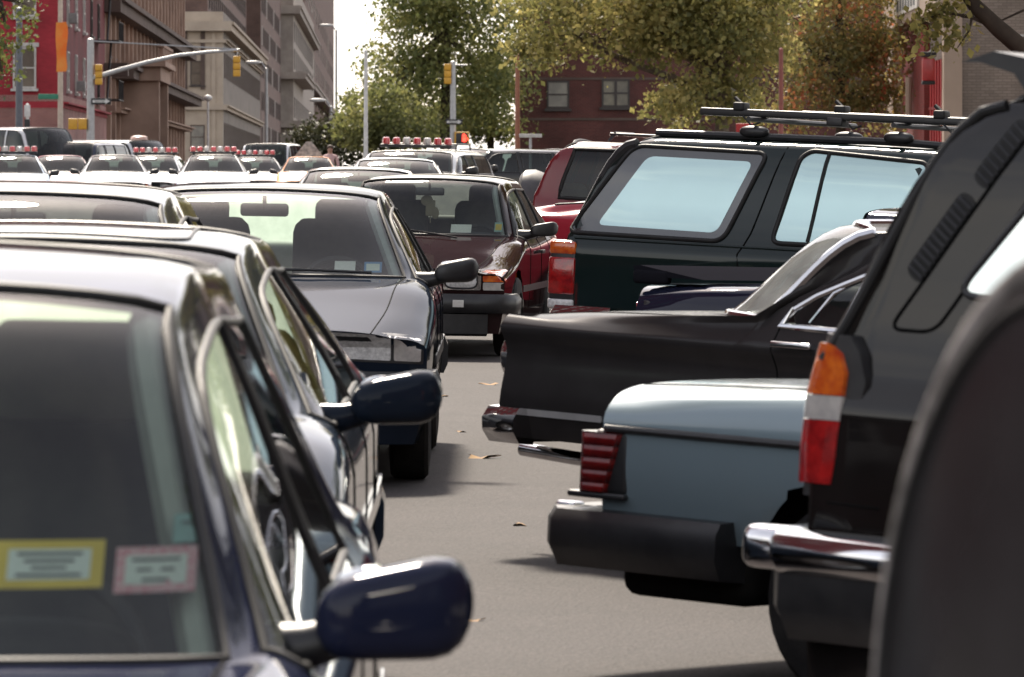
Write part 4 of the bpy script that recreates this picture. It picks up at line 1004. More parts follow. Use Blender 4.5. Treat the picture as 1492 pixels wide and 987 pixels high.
def far_suv(name, label, cat, pnt, group=None, L=5.0, W=.97, roofz=1.80, lightbar=False, rack=False, gl=None, spare=False):
    r = roofz
    c = Car(name, label, cat, pnt, group, glassm=gl or M['glass_tint'], res=.6, L=L, W=W, zn=.98, zh1=1.06, y1=.6, zc=1.16, yc=1.25, zb0=1.13, zb1=1.13, wsb=.80, yh=1.85, zh=r - .03, roof=[(1.85, r - .03), (2.7, r), (L - .5, r - .01)], rt=.74, ct=.84, cd=.09,
            lines=[(2.45, 2.48), (2.55, 2.58), (3.3, 3.32), (3.38, 3.40), (L - .4, L - .32)], wins=[1, 0, 1, 0, 1, 0], doorspan=[(3, 5), (5, 8)], yr=L - .3, yb=L - .05, zd=1.13, zt=1.05, bsb=.78, beltv=.97, tt=.985, tn=.96, bow=.4, tailbow=.3, nosedrop=.04, taildrop=.03, wr=.37, wx=(.9, L - .95), low=[(1.0, 1.0), (1.0, .72), (.99, .5), (.96, .36)], bw=.04, ymid=L - .15)
    c.mirror(1, 1.75, 1.2, mat=M['trim']); c.mirror(-1, 1.75, 1.2, mat=M['trim']); c.window_trim(M['trim'], .014); c.wheels(w=.25); c.std_seams(); c.interior(rearshelf=False)
    lamp_set(c, [(.50, .74), (.84, .74), (.84, .92), (.50, .92)], M['lens_clear'], 'headlight'); c.part(c.patch('front', [(-.44, .72), (.44, .72), (.44, .93), (-.44, .93)], .012, .03, .08, .02), 'grille', M['trim'])
    c.bumper(True, .46, .66, .09, M['trim']); c.bumper(False, .46, .66, .09, M['trim']); lamp_set(c, [(.78, .8), (.93, .8), (.93, 1.08), (.78, 1.08)], M['lens_red'], 'tail_light', 'rear')
    if lightbar:
        b = MB().box((0, 2.4, r + .06), (1.30, .28, .06), .02); lb = c.part(b, 'light_bar', M['trim'])
        for k in range(7):
            m = MB().lathe((-.56 + k * 1.12 / 6, 2.4, r + .09), [(0, .070), (.06, .070), (.11, .060), (.12, .035), (.12, .001)], (0, 0, 1), 14); c.part(m, 'beacon', M['lens_white'] if k in (2, 4) else LB_RED, lb)
    if rack:
        for sd in (-1, 1): c.part(MB().tube([(sd * .62, 2.9, r), (sd * .62, 2.95, r + .10), (sd * .62, L - .8, r + .10), (sd * .62, L - .75, r)], .016), 'roof_rail', M['trim'])
        c.part(MB().tube([(-.62, 2.95, r + .10), (.62, 2.95, r + .10)], .016), 'cross_bar', M['trim']); c.part(MB().tube([(-.62, 3.8, r + .10), (.62, 3.8, r + .10)], .016), 'cross_bar', M['trim'])
    return c
c = far_suv('police_utility_vehicle', 'white utility vehicle with light bar and roof rack before the green trees', 'suv', P_WHITE, None, 5.2, .98, 1.56, True, True); place(c.root, at(608, 98), 98, -9)
c = far_suv('parked_suv', 'dark blue utility vehicle behind the rose sedan', 'suv', P_NIGHT, None, 4.7, .95, 1.80); place(c.root, at(108, 150), 150, -14)
c = far_suv('parked_suv', 'small black boxy utility vehicle crossing below the brick building', 'suv', P_BLACK, None, 4.2, .88, 1.62); place(c.root, at(700, 112), 112, -58)
c = far_suv('parked_van', 'pale pinkish white van left of the orange taxi', 'van', P_WHITE, None, 5.2, 1.0, 2.02); place(c.root, at(392, 200), 200, -6)
c = far_suv('parked_van', 'long white van with side windows and a roof beacon below the brown entrance', 'van', P_WHITE, None, 5.4, 1.0, 2.08)
c.part(MB().lathe((0, 2.2, 2.08), [(0, .30), (.10, .28), (.14, .2), (.15, .001)], (0, 0, 1), 16), 'beacon', plain('beacon_pale', (.55, .35, .28), .3)); place(c.root, at(188, 190), 190, 48)
c = far_suv('parked_van', 'white van with wide windows at the far left edge, below the red brick building', 'van', P_WHITE, None, 5.4, 1.0, 2.2); place(c.root, at(40, 150), 150, 42)

# ---- person in a pale pink top beyond the taxi
def person(loc, shirt, name_label):
    v = [(0, 0, .95), (0, 0, 1.2), (0, 0, 1.42), (0, .0, 1.52), (0, -.02, 1.63), (0, -.01, 1.74),
         (.19, 0, 1.42), (.25, .02, 1.15), (.24, -.06, .92), (.23, -.09, .83), (-.19, 0, 1.42), (-.25, .02, 1.15), (-.24, -.06, .92), (-.23, -.09, .83),
         (.10, 0, .90), (.11, -.02, .50), (.11, .02, .08), (.12, -.12, .04), (-.10, 0, .90), (-.11, .02, .50), (-.11, .06, .08), (-.12, -.08, .04)]
    r = [.15, .15, .14, .055, .095, .07, .065, .05, .038, .04, .065, .05, .038, .04, .095, .065, .045, .04, .095, .065, .045, .04]
    e = [(0, 1), (1, 2), (2, 3), (3, 4), (4, 5), (2, 6), (6, 7), (7, 8), (8, 9), (2, 10), (10, 11), (11, 12), (12, 13), (0, 14), (14, 15), (15, 16), (16, 17), (0, 18), (18, 19), (19, 20), (20, 21)]
    me = bpy.data.meshes.new('person'); me.from_pydata(v, e, []); o = bpy.data.objects.new('person', me); COL.objects.link(o)
    o.modifiers.new('skin', 'SKIN'); o.modifiers.new('sub', 'SUBSURF').levels = 1
    for i, q in enumerate(me.skin_vertices[0].data): q.radius = (r[i], r[i] * (.72 if i < 3 else 1))
    me.skin_vertices[0].data[0].use_root = True
    dg = bpy.context.evaluated_depsgraph_get(); m2 = bpy.data.meshes.new_from_object(o.evaluated_get(dg)); bpy.data.objects.remove(o)
    m2.name = 'person'; m2.materials.clear()
    for m in (plain('skin', (.42, .24, .17), .6), shirt, plain('dark_trousers', (.04, .045, .07), .8)): m2.materials.append(m)
    for p in m2.polygons:
        z = p.center.z; p.use_smooth = True; p.material_index = 0 if (z > 1.5 or (abs(p.center.x) > .2 and z < 1.05)) else 1 if z > .95 else 2
    o = bpy.data.objects.new('person', m2); COL.objects.link(o); o.location = loc; tag(o, name_label, 'person')
    h = MB().ellipsoid((0, .02, 1.70), (.21, .22, .17), 1, 8, 12).build('hair', plain('brown_hair', (.06, .035, .02), .7), o)
    f = MB().ellipsoid((.035, -.11, 1.655), (.025, .015, .015)).ellipsoid((-.035, -.11, 1.655), (.025, .015, .015)).build('eyes', INK, o)
    n = MB().ellipsoid((0, -.122, 1.62), (.03, .04, .05)).build('nose', m2.materials[0], o)
x, d = at(481, 168), 168
person((x, d, G(x, d) + .02), plain('pale_pink_cloth', (.62, .42, .40), .8), 'person in a pale pink top standing beyond the orange taxi')

# ================================================================= ground
tcx = None
def road_mat():
    m, t, b = nt('asphalt'); setp(b, Roughness=.85)
    tc = t.nodes.new('ShaderNodeTexCoord')
    n1 = t.nodes.new('ShaderNodeTexNoise'); n1.inputs['Scale'].default_value = 1.6; n1.inputs['Detail'].default_value = 8; n1.inputs['Roughness'].default_value = .65
    n2 = t.nodes.new('ShaderNodeTexNoise'); n2.inputs['Scale'].default_value = 55; n2.inputs['Detail'].default_value = 5; n2.inputs['Roughness'].default_value = .7
    vo = t.nodes.new('ShaderNodeTexVoronoi'); vo.inputs['Scale'].default_value = 70
    for n in (n1, n2, vo): t.links.new(tc.outputs['Object'], n.inputs['Vector'])
    r1 = t.nodes.new('ShaderNodeValToRGB'); r1.color_ramp.elements[0].position = .25; r1.color_ramp.elements[0].color = (.0195, .0158, .0160, 1); r1.color_ramp.elements[1].position = .72; r1.color_ramp.elements[1].color = (.0325, .0265, .0265, 1)
    r2 = t.nodes.new('ShaderNodeValToRGB'); r2.color_ramp.elements[0].position = .36; r2.color_ramp.elements[0].color = (.30, .30, .30, 1); r2.color_ramp.elements[1].position = .68; r2.color_ramp.elements[1].color = (2.1, 2.05, 2.0, 1)
    mx = t.nodes.new('ShaderNodeMix'); mx.data_type = 'RGBA'; mx.blend_type = 'MULTIPLY'; mx.inputs[0].default_value = 1
    t.links.new(n1.outputs[0], r1.inputs[0]); t.links.new(n2.outputs[0], r2.inputs[0]); t.links.new(r1.outputs[0], mx.inputs[6]); t.links.new(r2.outputs[0], mx.inputs[7]); t.links.new(mx.outputs[2], b.inputs['Base Color'])
    bp = t.nodes.new('ShaderNodeBump'); bp.inputs['Strength'].default_value = .6; bp.inputs['Distance'].default_value = .008
    t.links.new(vo.outputs[0], bp.inputs['Height']); t.links.new(bp.outputs[0], b.inputs['Normal'])
    return m
xs = [-3000, -300, -60, -22, -18, -12, -8, -5, -3, -2, -1, .3, 1.5, 3, 4.5, 6.6, 9, 14, 22, 60, 300, 3000]
ys = [-60, -20, -8, 0, 5, 10, 15, 20, 25, 30, 35, 40, 45, 50, 56, 62, 75, 90, 110, 140, 180, 240, 300, 500, 900, 1600, 4000]
g = MB().grid([[(x, y, G(x, y)) for x in xs] for y in ys]).build('ground', road_mat()); tag(g, kind='structure')
CONC = plain('concrete', (.30, .29, .27), .85, 0, (.22, .21, .20), 2, .4, 0, .2, 30)
# right sidewalk, parallel to the street (slightly turned)
def rx(y): return 7.6 - .022 * y
sw = MB(); rows = []
for y in (-20, 0, 20, 40, 62, 90, 120, 150, 200, 240): rows.append([(rx(y), y, G(rx(y), y) - .05), (rx(y), y, G(rx(y), y) + .13), (rx(y) + .16, y, G(rx(y), y) + .14), (rx(y) + 5.5, y, G(rx(y), y) + .20), (rx(y) + 5.5, y, G(rx(y), y) - .3)])
tag(sw.grid(rows, False).build('sidewalk', CONC, None, False), kind='structure')

# ================================================================= buildings
def brick(name, c1, c2, mortar, sx=.24, sy=.075, rough=.9):
    m, t, b = nt(name); setp(b, Roughness=rough)
    tc = t.nodes.new('ShaderNodeTexCoord'); sep = t.nodes.new('ShaderNodeSeparateXYZ'); ad = t.nodes.new('ShaderNodeMath'); ad.operation = 'ADD'; cb = t.nodes.new('ShaderNodeCombineXYZ')
    t.links.new(tc.outputs['Object'], sep.inputs[0]); t.links.new(sep.outputs[0], ad.inputs[0]); t.links.new(sep.outputs[1], ad.inputs[1]); t.links.new(ad.outputs[0], cb.inputs[0]); t.links.new(sep.outputs[2], cb.inputs[1])
    br = t.nodes.new('ShaderNodeTexBrick'); br.inputs['Scale'].default_value = 1; br.inputs['Brick Width'].default_value = sx; br.inputs['Row Height'].default_value = sy; br.inputs['Mortar Size'].default_value = .009
    br.inputs['Color1'].default_value = C4(c1); br.inputs['Color2'].default_value = C4(c2); br.inputs['Mortar'].default_value = C4(mortar); t.links.new(cb.outputs[0], br.inputs['Vector'])
    n = t.nodes.new('ShaderNodeTexNoise'); n.inputs['Scale'].default_value = .5; n.inputs['Detail'].default_value = 8; r = t.nodes.new('ShaderNodeMapRange'); r.inputs[1].default_value = .3; r.inputs[2].default_value = .7; r.inputs[3].default_value = .65; r.inputs[4].default_value = 1.2
    mx = t.nodes.new('ShaderNodeMix'); mx.data_type = 'RGBA'; mx.blend_type = 'MULTIPLY'; mx.inputs[0].default_value = 1
    t.links.new(tc.outputs['Object'], n.inputs['Vector']); t.links.new(n.outputs[0], r.inputs[0]); t.links.new(br.outputs[0], mx.inputs[6]); t.links.new(r.outputs[0], mx.inputs[7]); t.links.new(mx.outputs[2], b.inputs['Base Color'])
    return m
def stone(name, c, c2): return plain(name, c, .9, 0, c2, .5, .3, 0, .3, 3)
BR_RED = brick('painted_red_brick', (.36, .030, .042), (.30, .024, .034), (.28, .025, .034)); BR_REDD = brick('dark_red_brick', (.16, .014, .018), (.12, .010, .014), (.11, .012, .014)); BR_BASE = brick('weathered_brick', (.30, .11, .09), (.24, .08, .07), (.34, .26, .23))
ST_BROWN = stone('brown_stone', (.38, .26, .20), (.26, .175, .135)); ST_DARK = stone('dark_brown_stone', (.13, .095, .08), (.085, .062, .052)); ST_BEIGE = stone('beige_stone', (.50, .42, .33), (.40, .33, .26)); ST_BEIGE_SHADE = brick('shaded_beige_brick', (.26, .22, .185), (.21, .18, .15), (.17, .15, .135)); ST_TOW = brick('tower_brown_brick', (.20, .115, .09), (.155, .09, .07), (.12, .10, .09)); ST_LIGHT = stone('pale_grey_stone', (.42, .37, .32), (.29, .25, .22))
BR_DK = brick('dark_brick', (.115, .032, .027), (.085, .024, .02), (.12, .07, .06)); BR_TAN = brick('tan_brick', (.26, .205, .165), (.21, .165, .13), (.15, .12, .10), .24, .08)
WFR = plain('white_window_frame', (.55, .52, .48), .6); WFD = plain('dark_window_frame', (.05, .04, .036), .6); PANE = plain('window_pane', (.03, .033, .033), .06, 0, (.12, .11, .09), .4, .6); IRON = plain('fire_escape_iron', (.02, .018, .018), .7)
PANE2 = plain('window_pane_blind', (.30, .28, .23), .4, 0, (.16, .15, .13), .8, .6); PANE3 = plain('window_pane_sky', (.10, .11, .115), .05, 0, (.05, .05, .05), .6, .8); WR = random.Random(5)
TH = math.atan(.0225)
def wall_x(y): return -15.5 - .0225 * y
class Bld:
    def __init__(s, y0, y1, depth, h, mat, label, name='brick_building', x0=None, front=None, fmat=None, group=None):
        x = wall_x(y0) if x0 is None else x0; s.g = G(x, y0) - .3
        s.root = thing(name, label, 'building', (x, y0, s.g), group); s.root.rotation_euler.z = TH; s.len = y1 - y0; s.depth = depth; s.h = h
        b = MB().box((-depth / 2, s.len / 2, h / 2), (depth, s.len, h)); b.build('wall', mat, s.root, False)
        if fmat: MB().box((-depth / 2, -.06, h / 2), (depth, .12, h)).build('front_wall', fmat, s.root, False)
        s.front = -.12 if fmat else 0
    def win(s, face, u, z, w, h, fm=None, pm=None, sill=True, rows=2, lintel=None):
        z = z - s.g; fm = fm or WFR; m = MB(); p = MB(); t = .09
        def bx(mb, du, dz, sw, sh, o, dd):
            if face == 'S': mb.box((o - dd / 2 + .05, u + du, z + dz), (dd, sw, sh))
            else: mb.box((u + du, s.front - o + dd / 2 - .05, z + dz), (sw, dd, sh))
        bx(m, -w / 2 + t / 2, 0, t, h, .03, .10); bx(m, w / 2 - t / 2, 0, t, h, .03, .10); bx(m, 0, h / 2 - t / 2, w - 2 * t, t, .03, .10); bx(m, 0, -h / 2 + t / 2, w - 2 * t, t, .03, .10)
        for k in range(1, rows): bx(m, 0, -h / 2 + h * k / rows, w - 2 * t, .07, .02, .08)
        if sill: bx(m, 0, -h / 2 - .07, w + .2, .12, .14, .2)
        if lintel: bx(m, 0, h / 2 + .12, w + .25, .2, .05, .1)
        f = m.build('window', fm, s.root, False); bx(p, 0, 0, w - .1, h - .1, -.02, .05); p.build('pane', pm if pm and pm is not PANE else WR.choice((PANE, PANE, PANE2, PANE3)), f, False)
    def band(s, z, hh, out, mat, name='cornice', y0=0, y1=None, front=True):
        y1 = s.len if y1 is None else y1; z -= s.g; m = MB()
        m.box((out / 2 - .05, (y0 + y1) / 2, z), (out + .1, y1 - y0, hh)); m.box((out / 2 + .05 * 2, (y0 + y1) / 2, z + hh * .32), (out + .25, y1 - y0 + .02, hh * .3))
        if front: m.box((-s.depth / 2 + out / 2, s.front - out / 2 + .02, z + .004), (s.depth + out, out + .02, hh)); 
        m.build(name, mat, s.root, False)
# red brick corner building
b = Bld(260, 300, 26, 17, BR_REDD, 'red painted brick building with white framed windows at the left edge', fmat=BR_RED)  # street side is a darker copy of the front's red, shade in its colour
for z in (14.05, 10.65, 7.25):
    for u in (-1.72, -5.2, -8.7, -12.2, -15.7, -19.2, -22.7): b.win('F', u, z, 1.1, 1.95, WFR, None, True, 2, True)
MB().box((-13, -.18, 2.6), (26, .1, 4.6)).build('plinth', BR_BASE, b.root, False); MB().box((.04, 20, 2.6), (.10, 40, 4.6)).build('plinth', BR_BASE, b.root, False)
b.band(5.5, .3, .14, BR_RED, 'string_course')
for y in (5, 12, 19, 26, 33):
    for z in (10.4, 7.2): b.win('S', y, z, 1.2, 1.9, WFR if y < 25 else WFD)
for (y, z) in ((5.0, 9.75), (12, 6.6)): MB().box((.25, y, z - b.g), (.5, .8, .5), .03).build('air_conditioner', plain('air_conditioner_grey', (.30, .29, .28), .6), b.root)
fe = MB()
for z in (6.2, 9.3, 12.4):
    fe.box((.7, 31, z - b.g), (1.3, 5, .06))
    for y in np.linspace(28.6, 33.4, 9): fe.box((1.33, y, z - b.g + .5), (.03, .03, 1))
    fe.box((1.33, 31, z - b.g + 1), (.04, 5, .04))
for z in (6.2, 9.3): fe.tube([(.7, 29, z - b.g), (.7, 33, z + 3.1 - b.g)], .06)
fe.build('fire_escape', IRON, b.root, False)
# brown stone apartment house with podium
b = Bld(300.2, 418, 24, 30, ST_BROWN, 'brown stone apartment building with heavy cornices and arched entrance', 'apartment_building')
b.band(11.6, .9, .9, ST_DARK); b.band(8.0, .7, 1.3, ST_DARK, 'cornice', 6, 117.6); b.band(5.9, .3, .6, ST_BROWN, 'string_course', 6, 117.6)
for k in range(22):
    y = 4 + k * 5.2
    for z in (10.0, 13.6): b.win('S', y, z, 1.5, 2.3 if z < 11 else 2.4, ST_DARK, PANE, True, 2)
    if k > 2: b.win('S', y, 4.2, 1.6, 2.6, ST_DARK, PANE, False, 2)
pi = MB()
for k in range(22): pi.box((.12, 1.4 + k * 5.2, 12.5), (.3, .8, 23))
pi.build('pilasters', ST_BROWN, b.root, False)
po = MB(); po.box((1.2, 14, 3.6), (2.4, 1.0, 7.2)); po.box((1.2, 26, 3.6), (2.4, 1.0, 7.2)); po.box((1.2, 20, 6.9), (2.6, 14, .8)); po.box((1.3, 20, 7.45), (3.0, 15, .3))
for q in np.linspace(13.6, 26.4, 20): po.box((2.5, q, 8.0), (.25, .3, .9))
po.box((2.5, 20, 8.5), (.35, 14, .16)); po.build('entrance_portico', ST_BROWN, b.root, False); MB().box((.06, 20, 2.4), (.15, 6, 5)).build('entrance_door', plain('dark_doorway', (.01, .008, .007), .8), b.root, False)
MB().box((-12, -.05, 4), (24, .1, 8)).build('front_wall', ST_DARK, b.root, False)
# beige building beyond the cross street
b = Bld(515, 664, 30, 16.8, ST_BEIGE_SHADE, 'pale beige stone building with a projecting cornice beyond the brown apartment house', 'apartment_building', fmat=ST_BEIGE)  # side wall repeats the beige darker, with its shade put into the colour
b.band(16.6, .9, .8, ST_BEIGE); b.band(9.0, .5, .35, ST_BEIGE, 'string_course'); b.band(15.2, .3, .25, ST_BEIGE, 'string_course')
for z in (12.2, 6.2, 3.4):
    for u in (-2.4, -5.6): b.win('F', u, z, 1.35, 2.3, ST_DARK if z < 12 else WFD, PANE, True, 2)
MB().box((-.9, -.2, 9), (.35, .16, 13)).build('pilaster', ST_BEIGE, b.root, False); MB().box((-3.6, -.2, 12.3), (.5, .16, 5.6)).build('pilaster', ST_DARK, b.root, False); MB().box((-1.9, -.2, 12.3), (.4, .16, 5.6)).build('pilaster', ST_DARK, b.root, False)
for k in range(22):
    for z in (13.0, 6.4, 3.2): b.win('S', 4 + k * 6.6, z, 1.7, 2.4, ST_DARK, PANE, False, 2)
t = Bld(519, 660, 26, 60, ST_TOW, 'dark brown brick tower rising above the pale beige building', 'apartment_tower', x0=wall_x(519) - 1.6)
for k in range(20):
    for z in (19.5, 22.6): t.win('S', 5 + k * 6.8, z, 1.8, 2.0, WFD, PANE, False, 2)
for u in (-3, -7): t.win('F', u, 19.8, 1.5, 2.2, WFR, PANE)
t2 = Bld(666, 790, 30, 60, ST_TOW, 'tall brown brick tower with plain walls beside the balcony house', 'apartment_tower')
for k in range(14):
    for z in (8, 12, 16, 20, 24): t2.win('S', 6 + k * 8.5, z, 2.0, 2.3, WFR if (k * 7 + int(z)) % 5 == 0 else WFD, PANE, False, 2)
t3 = Bld(792, 1010, 30, 30, ST_LIGHT, 'pale grey stone house with balconies between brown towers', 'apartment_building', x0=wall_x(792) + 1.8)
for z in (10.5, 17.5): t3.band(z, 1.0, 1.8, ST_LIGHT, 'balcony', 0, 90)
t3.band(27, 1.2, 1.0, ST_LIGHT)
for k in range(12):
    for z in (6, 13, 20, 24): t3.win('S', 8 + k * 17, z, 3.4, 3.0, WFD, PANE, False, 2)
t4 = Bld(1012, 1560, 30, 60, ST_TOW, 'farthest dark tower against the bright sky gap', 'apartment_tower')
for k in range(14):
    for z in (8, 14, 20, 26, 32, 38): t4.win('S', 20 + k * 38, z, 8, 3.4, WFD, PANE, False, 2)
t4.band(20, 1.2, 2.0, ST_LIGHT, 'string_course')

# houses beside and behind the camera, unseen; the tall pair is added for shade
def side_house(y0, y1, x, h, mat, label, nm='brick_building'):
    b = Bld(y0, y1, 14, h, mat, label, nm, x0=x)
    b.root.rotation_euler.z = 0
    n = int((y1 - y0) / 4.5)
    for k in range(n):
        for z in np.arange(2.2, h - 1, 3.4): b.win('S', 2.2 + k * 4.5, float(z) + b.g, 1.2, 2.0, WFD if k % 3 else WFR, PANE, True, 2)
    b.band(h + b.g - .3, .6, .5, ST_DARK)
side_house(24, 52, -17.5, 27, BR_REDD, 'tall dark red block added out of view to shade the queue of sedans')
side_house(52.2, 92, -17.6, 27, ST_BROWN, 'tall brown stone block added out of view to shade the upper queue')
side_house(-8, 23.8, -17.5, 3.7, BR_DK, 'low dark brick shop building left of the camera')
side_house(-40, -8.2, -17.4, 3.9, ST_BROWN, 'low brown stone building left behind the camera')
side_house(-30, 30, 30.5, 13, BR_DK, 'dark red brick row house on the right pavement beside the camera')
# dark brick block behind the right hand trees
bx0, by = at(757, 255), 255
b = Bld(by, by + 14, 24, 11.5, BR_DK, 'dark red brick building with paired windows behind the trees', x0=bx0 + 24, fmat=BR_DK); b.root.rotation_euler.z = 0
for px, py, w in ((813, 138, 1.05), (897, 136, 1.3), (697 + 300, 136, 1.3), (1080, 136, 1.3)):
    X = at(px, by) - (bx0 + 24); z = CAMZ + (YH - py) / FPX * by
    b.win('F', X, z, w, 1.3, WFD, plain('blind_pane', (.20, .18, .13), .4, 0, (.12, .11, .09), 2) if w > 1.2 else PANE, True, 2)
    if w > 1.2: MB().box((X, b.front - .06, z - b.g), (.12, .06, 1.2)).build('window_mullion', WFD, b.root, False)
b.band(CAMZ + (YH - 115) / FPX * by, .12, .05, ST_DARK, 'string_course'); b.band(CAMZ + (YH - 174) / FPX * by, .12, .05, ST_DARK, 'string_course')
MB().box((-12, 7, 11.6), (24.6, 14.6, .3)).build('roof', ST_DARK, b.root, False)

# tan brick fire station at the right
fx, fy = at(1402, 150), 150
root = thing('fire_station', 'tan brick fire station with red doors and a lit stone front at the right', 'building', (fx, fy, G(fx, fy) - .2))
ZB = root.location.z
def fz(y, d=155): return CAMZ + (YH - y) / FPX * d - ZB
MB().box((6, 12, 6), (12, 23.6, 12)).build('wall', BR_TAN, root, False)
PIER = stone('buff_stone', (.40, .30, .23), (.32, .24, .18)); REDW = brick('deep_red_brick', (.26, .035, .028), (.20, .026, .022), (.20, .06, .05))
MB().box((-.25, .35, 3.1), (.5, .7, 6.2)).build('stone_pier', PIER, root, False); MB().box((-.25, 21.5, 4), (.5, 2.4, 8.0)).build('stone_pier', PIER, root, False)
MB().box((-.10, 16, 3), (.16, 9, 5.8)).build('red_brick_panel', REDW, root, False)
MB().box((-.32, 11.5, 6.6), (.62, 22.6, 1.2)).build('stone_fascia', PIER, root, False)
sg = MB().box((-.66, 12, 6.55), (.06, 9, .55)); sgo = sg.build('sign_panel', plain('white_enamel', (.70, .66, .60), .5), root, False)
lt = MB()
for k in range(7): lt.box((-.695, 8.6 + k * 1.1, 6.55), (.02, .62, .34)); 
lt.build('sign_lettering', INK, sgo, False)
dr = MB().box((-.06, 6.4, 2.4), (.10, 7.6, 4.7)).build('red_door', plain('red_door_paint', (.55, .025, .03), .4), root, False)
dl = MB()
for k in range(1, 8): dl.box((-.13, 2.6 + k * .95, 2.4), (.05, .07, 4.7))
for z in (1.0, 2.2, 3.4): dl.box((-.125, 6.4, z), (.04, 7.6, .07))
dl.build('door_rails', plain('dark_red_paint', (.28, .012, .015), .5), dr, False)
for (y, z) in ((1.0, 4.35), (20.6, 4.1)):
    l = MB().box((-.85, y, z), (.34, .34, .62), .03).build('lantern', plain('red_lantern_glass', (.40, .03, .03), .3), root); m = MB().box((-.85, y, z + .42), (.42, .42, .14), .03); m.box((-.85, y, z - .36), (.36, .36, .1), .02); m.tube([(-.85, y, z + .45), (-.5, y, z + .7), (0, y, z + .7)], .04); m.build('lantern_cap', IRON, l)
c_ = MB().tube([(1.0, -.03, fz(60)), (6, -.03, fz(55))], .03); c_.build('conduit', WFR, root)
MB().tube([(-.45, 14, 3.2), (-.45, 14, 4.4)], .10).build('alarm_bell_pipe', PIER, root)

# ================================================================= street furniture at the crossing
STEEL = plain('galvanised_steel', (.42, .42, .42), .45, .3, (.34, .34, .34), 8); YELP = plain('signal_yellow', (.62, .33, .03), .45, 0, (.50, .26, .02), 8); RUST = plain('rust_brown_paint', (.34, .14, .08), .6)
def pole(name, label, px, d, ytop, w, mat, cat='pole', group=None):
    x = at(px, d); z0 = G(x, d); top = CAMZ + (YH - ytop) / FPX * d
    r = thing(name, label, cat, (x, d, z0), group)
    MB().lathe((0, 0, 0), [(0, w * .9), (.35, w * .9), (.4, w * .55), (top - z0, w * .42), (top - z0 + .05, .001)], (0, 0, 1), 14).build('shaft', mat, r)
    return r, top - z0
def sig_head(parent, c, faces_cam, lit=None, name='signal_head', mat=None):
    m = MB()
    for k in range(3): m.box((c[0], c[1], c[2] + .29 - k * .29), (.30, .24, .275), .03)
    h = m.build(name, mat or YELP, parent); v = MB()
    dy = -1 if faces_cam else 1
    for k in range(3):
        zz = c[2] + .29 - k * .29
        pts = [(c[0] + .12 * math.cos(a), c[1] + dy * .12, zz + .12 * math.sin(a)) for a in np.linspace(-.4, PI + .4, 12)]
        v.grid([pts, [(p[0], p[1] + dy * .2, p[2]) for p in pts]]); 
    v.build('signal_visor', mat or YELP, h)
    for k, cc in enumerate(((.25, .02, .02), (.28, .18, .02), (.02, .12, .06))):
        MB().lathe((c[0], c[1] + dy * .118, c[2] + .29 - k * .29), [(0, .105), (.02, .06), (.025, .001)], (0, dy, 0), 16).build('signal_lens', plain('signal_lens_%d' % k, cc, .2), h)
    return h
r, H = pole('traffic_signal', 'grey mast arm traffic signal with two yellow heads in front of the brown building', 132, 230, 57, .34, STEEL, 'traffic light')
S3 = 230 / FPX
def loc(px, py): return Vector(((px - 132) * S3, 0, CAMZ + (YH - py) * S3 - r.location.z))
MB().tube([loc(136, 114), loc(175, 102), loc(215, 91), loc(260, 81), loc(305, 76), loc(349, 73)], [.11, .10, .09, .08, .07, .06], 10).build('mast_arm', STEEL, r)
MB().tube([loc(132, 60), loc(346, 72)], .03, 6).build('mast_cable', STEEL, r)
MB().tube([loc(346, 73), loc(346, 84)], .03, 6).build('signal_hanger', STEEL, r)
q = loc(345, 97); sig_head(r, (q.x, 0, q.z), False); q = loc(144, 109); sig_head(r, (q.x, -.05, q.z), False)
q = loc(113, 181); o = MB().box((q.x - .18, -.1, q.z), (.38, .28, .46), .03); o.box((q.x + .22, -.1, q.z), (.36, .28, .46), .03); o.tube([(q.x + .3, -.1, q.z), (0, 0, q.z)], .03); o.build('pedestrian_signal', YELP, r)
def text_obj(txt, size, mat, parent, loc_, rot=(PI / 2, 0, 0), name='lettering'):
    cu = bpy.data.curves.new(name, 'FONT'); cu.body = txt; cu.size = size; cu.align_x = 'CENTER'; cu.align_y = 'CENTER'; cu.extrude = .004
    o = bpy.data.objects.new(name, cu); COL.objects.link(o)
    dg = bpy.context.evaluated_depsgraph_get(); me = bpy.data.meshes.new_from_object(o.evaluated_get(dg)); bpy.data.objects.remove(o)
    me.materials.clear(); me.materials.append(mat); o = bpy.data.objects.new(name, me); COL.objects.link(o); o.parent = parent; o.location = loc_; o.rotation_euler = rot; return o
SBLACK = plain('sign_black', (.015, .015, .016), .5); SWHITE = plain('sign_white', (.70, .69, .66), .5); SGREEN = plain('sign_green', (.03, .20, .12), .5)
def one_way(parent, c, w=.82, h=.26):
    o = MB().box(c, (w, .02, h), .005).build('one_way_sign', SBLACK, parent)
    a = MB(); z = c[2]; x0, x1 = c[0] - w * .44, c[0] + w * .44; y = c[1] - .013
    a.prism([(x0, z - h * .20), (x1 - h * .7, z - h * .20), (x1 - h * .7, z - h * .42), (x1, z), (x1 - h * .7, z + h * .42), (x1 - h * .7, z + h * .20), (x0, z + h * .20)], y, y - .004, lambda p, hh: (p[0], hh, p[1])); ar = a.build('sign_arrow', SWHITE, o, False)
    text_obj('ONE WAY', h * .36, SBLACK, ar, (c[0] - w * .06, y - .008, z))
q = loc(150, 148); one_way(r, (q.x - .05, -.30, q.z))
r2, H = pole('traffic_signal', 'thin grey signal post with a yellow head and lit red hand before the green trees', 660, 232, 90, .26, STEEL, 'traffic light')
S3 = 232 / FPX
def loc(px, py): return Vector(((px - 660) * S3, 0, CAMZ + (YH - py) * S3 - r2.location.z))
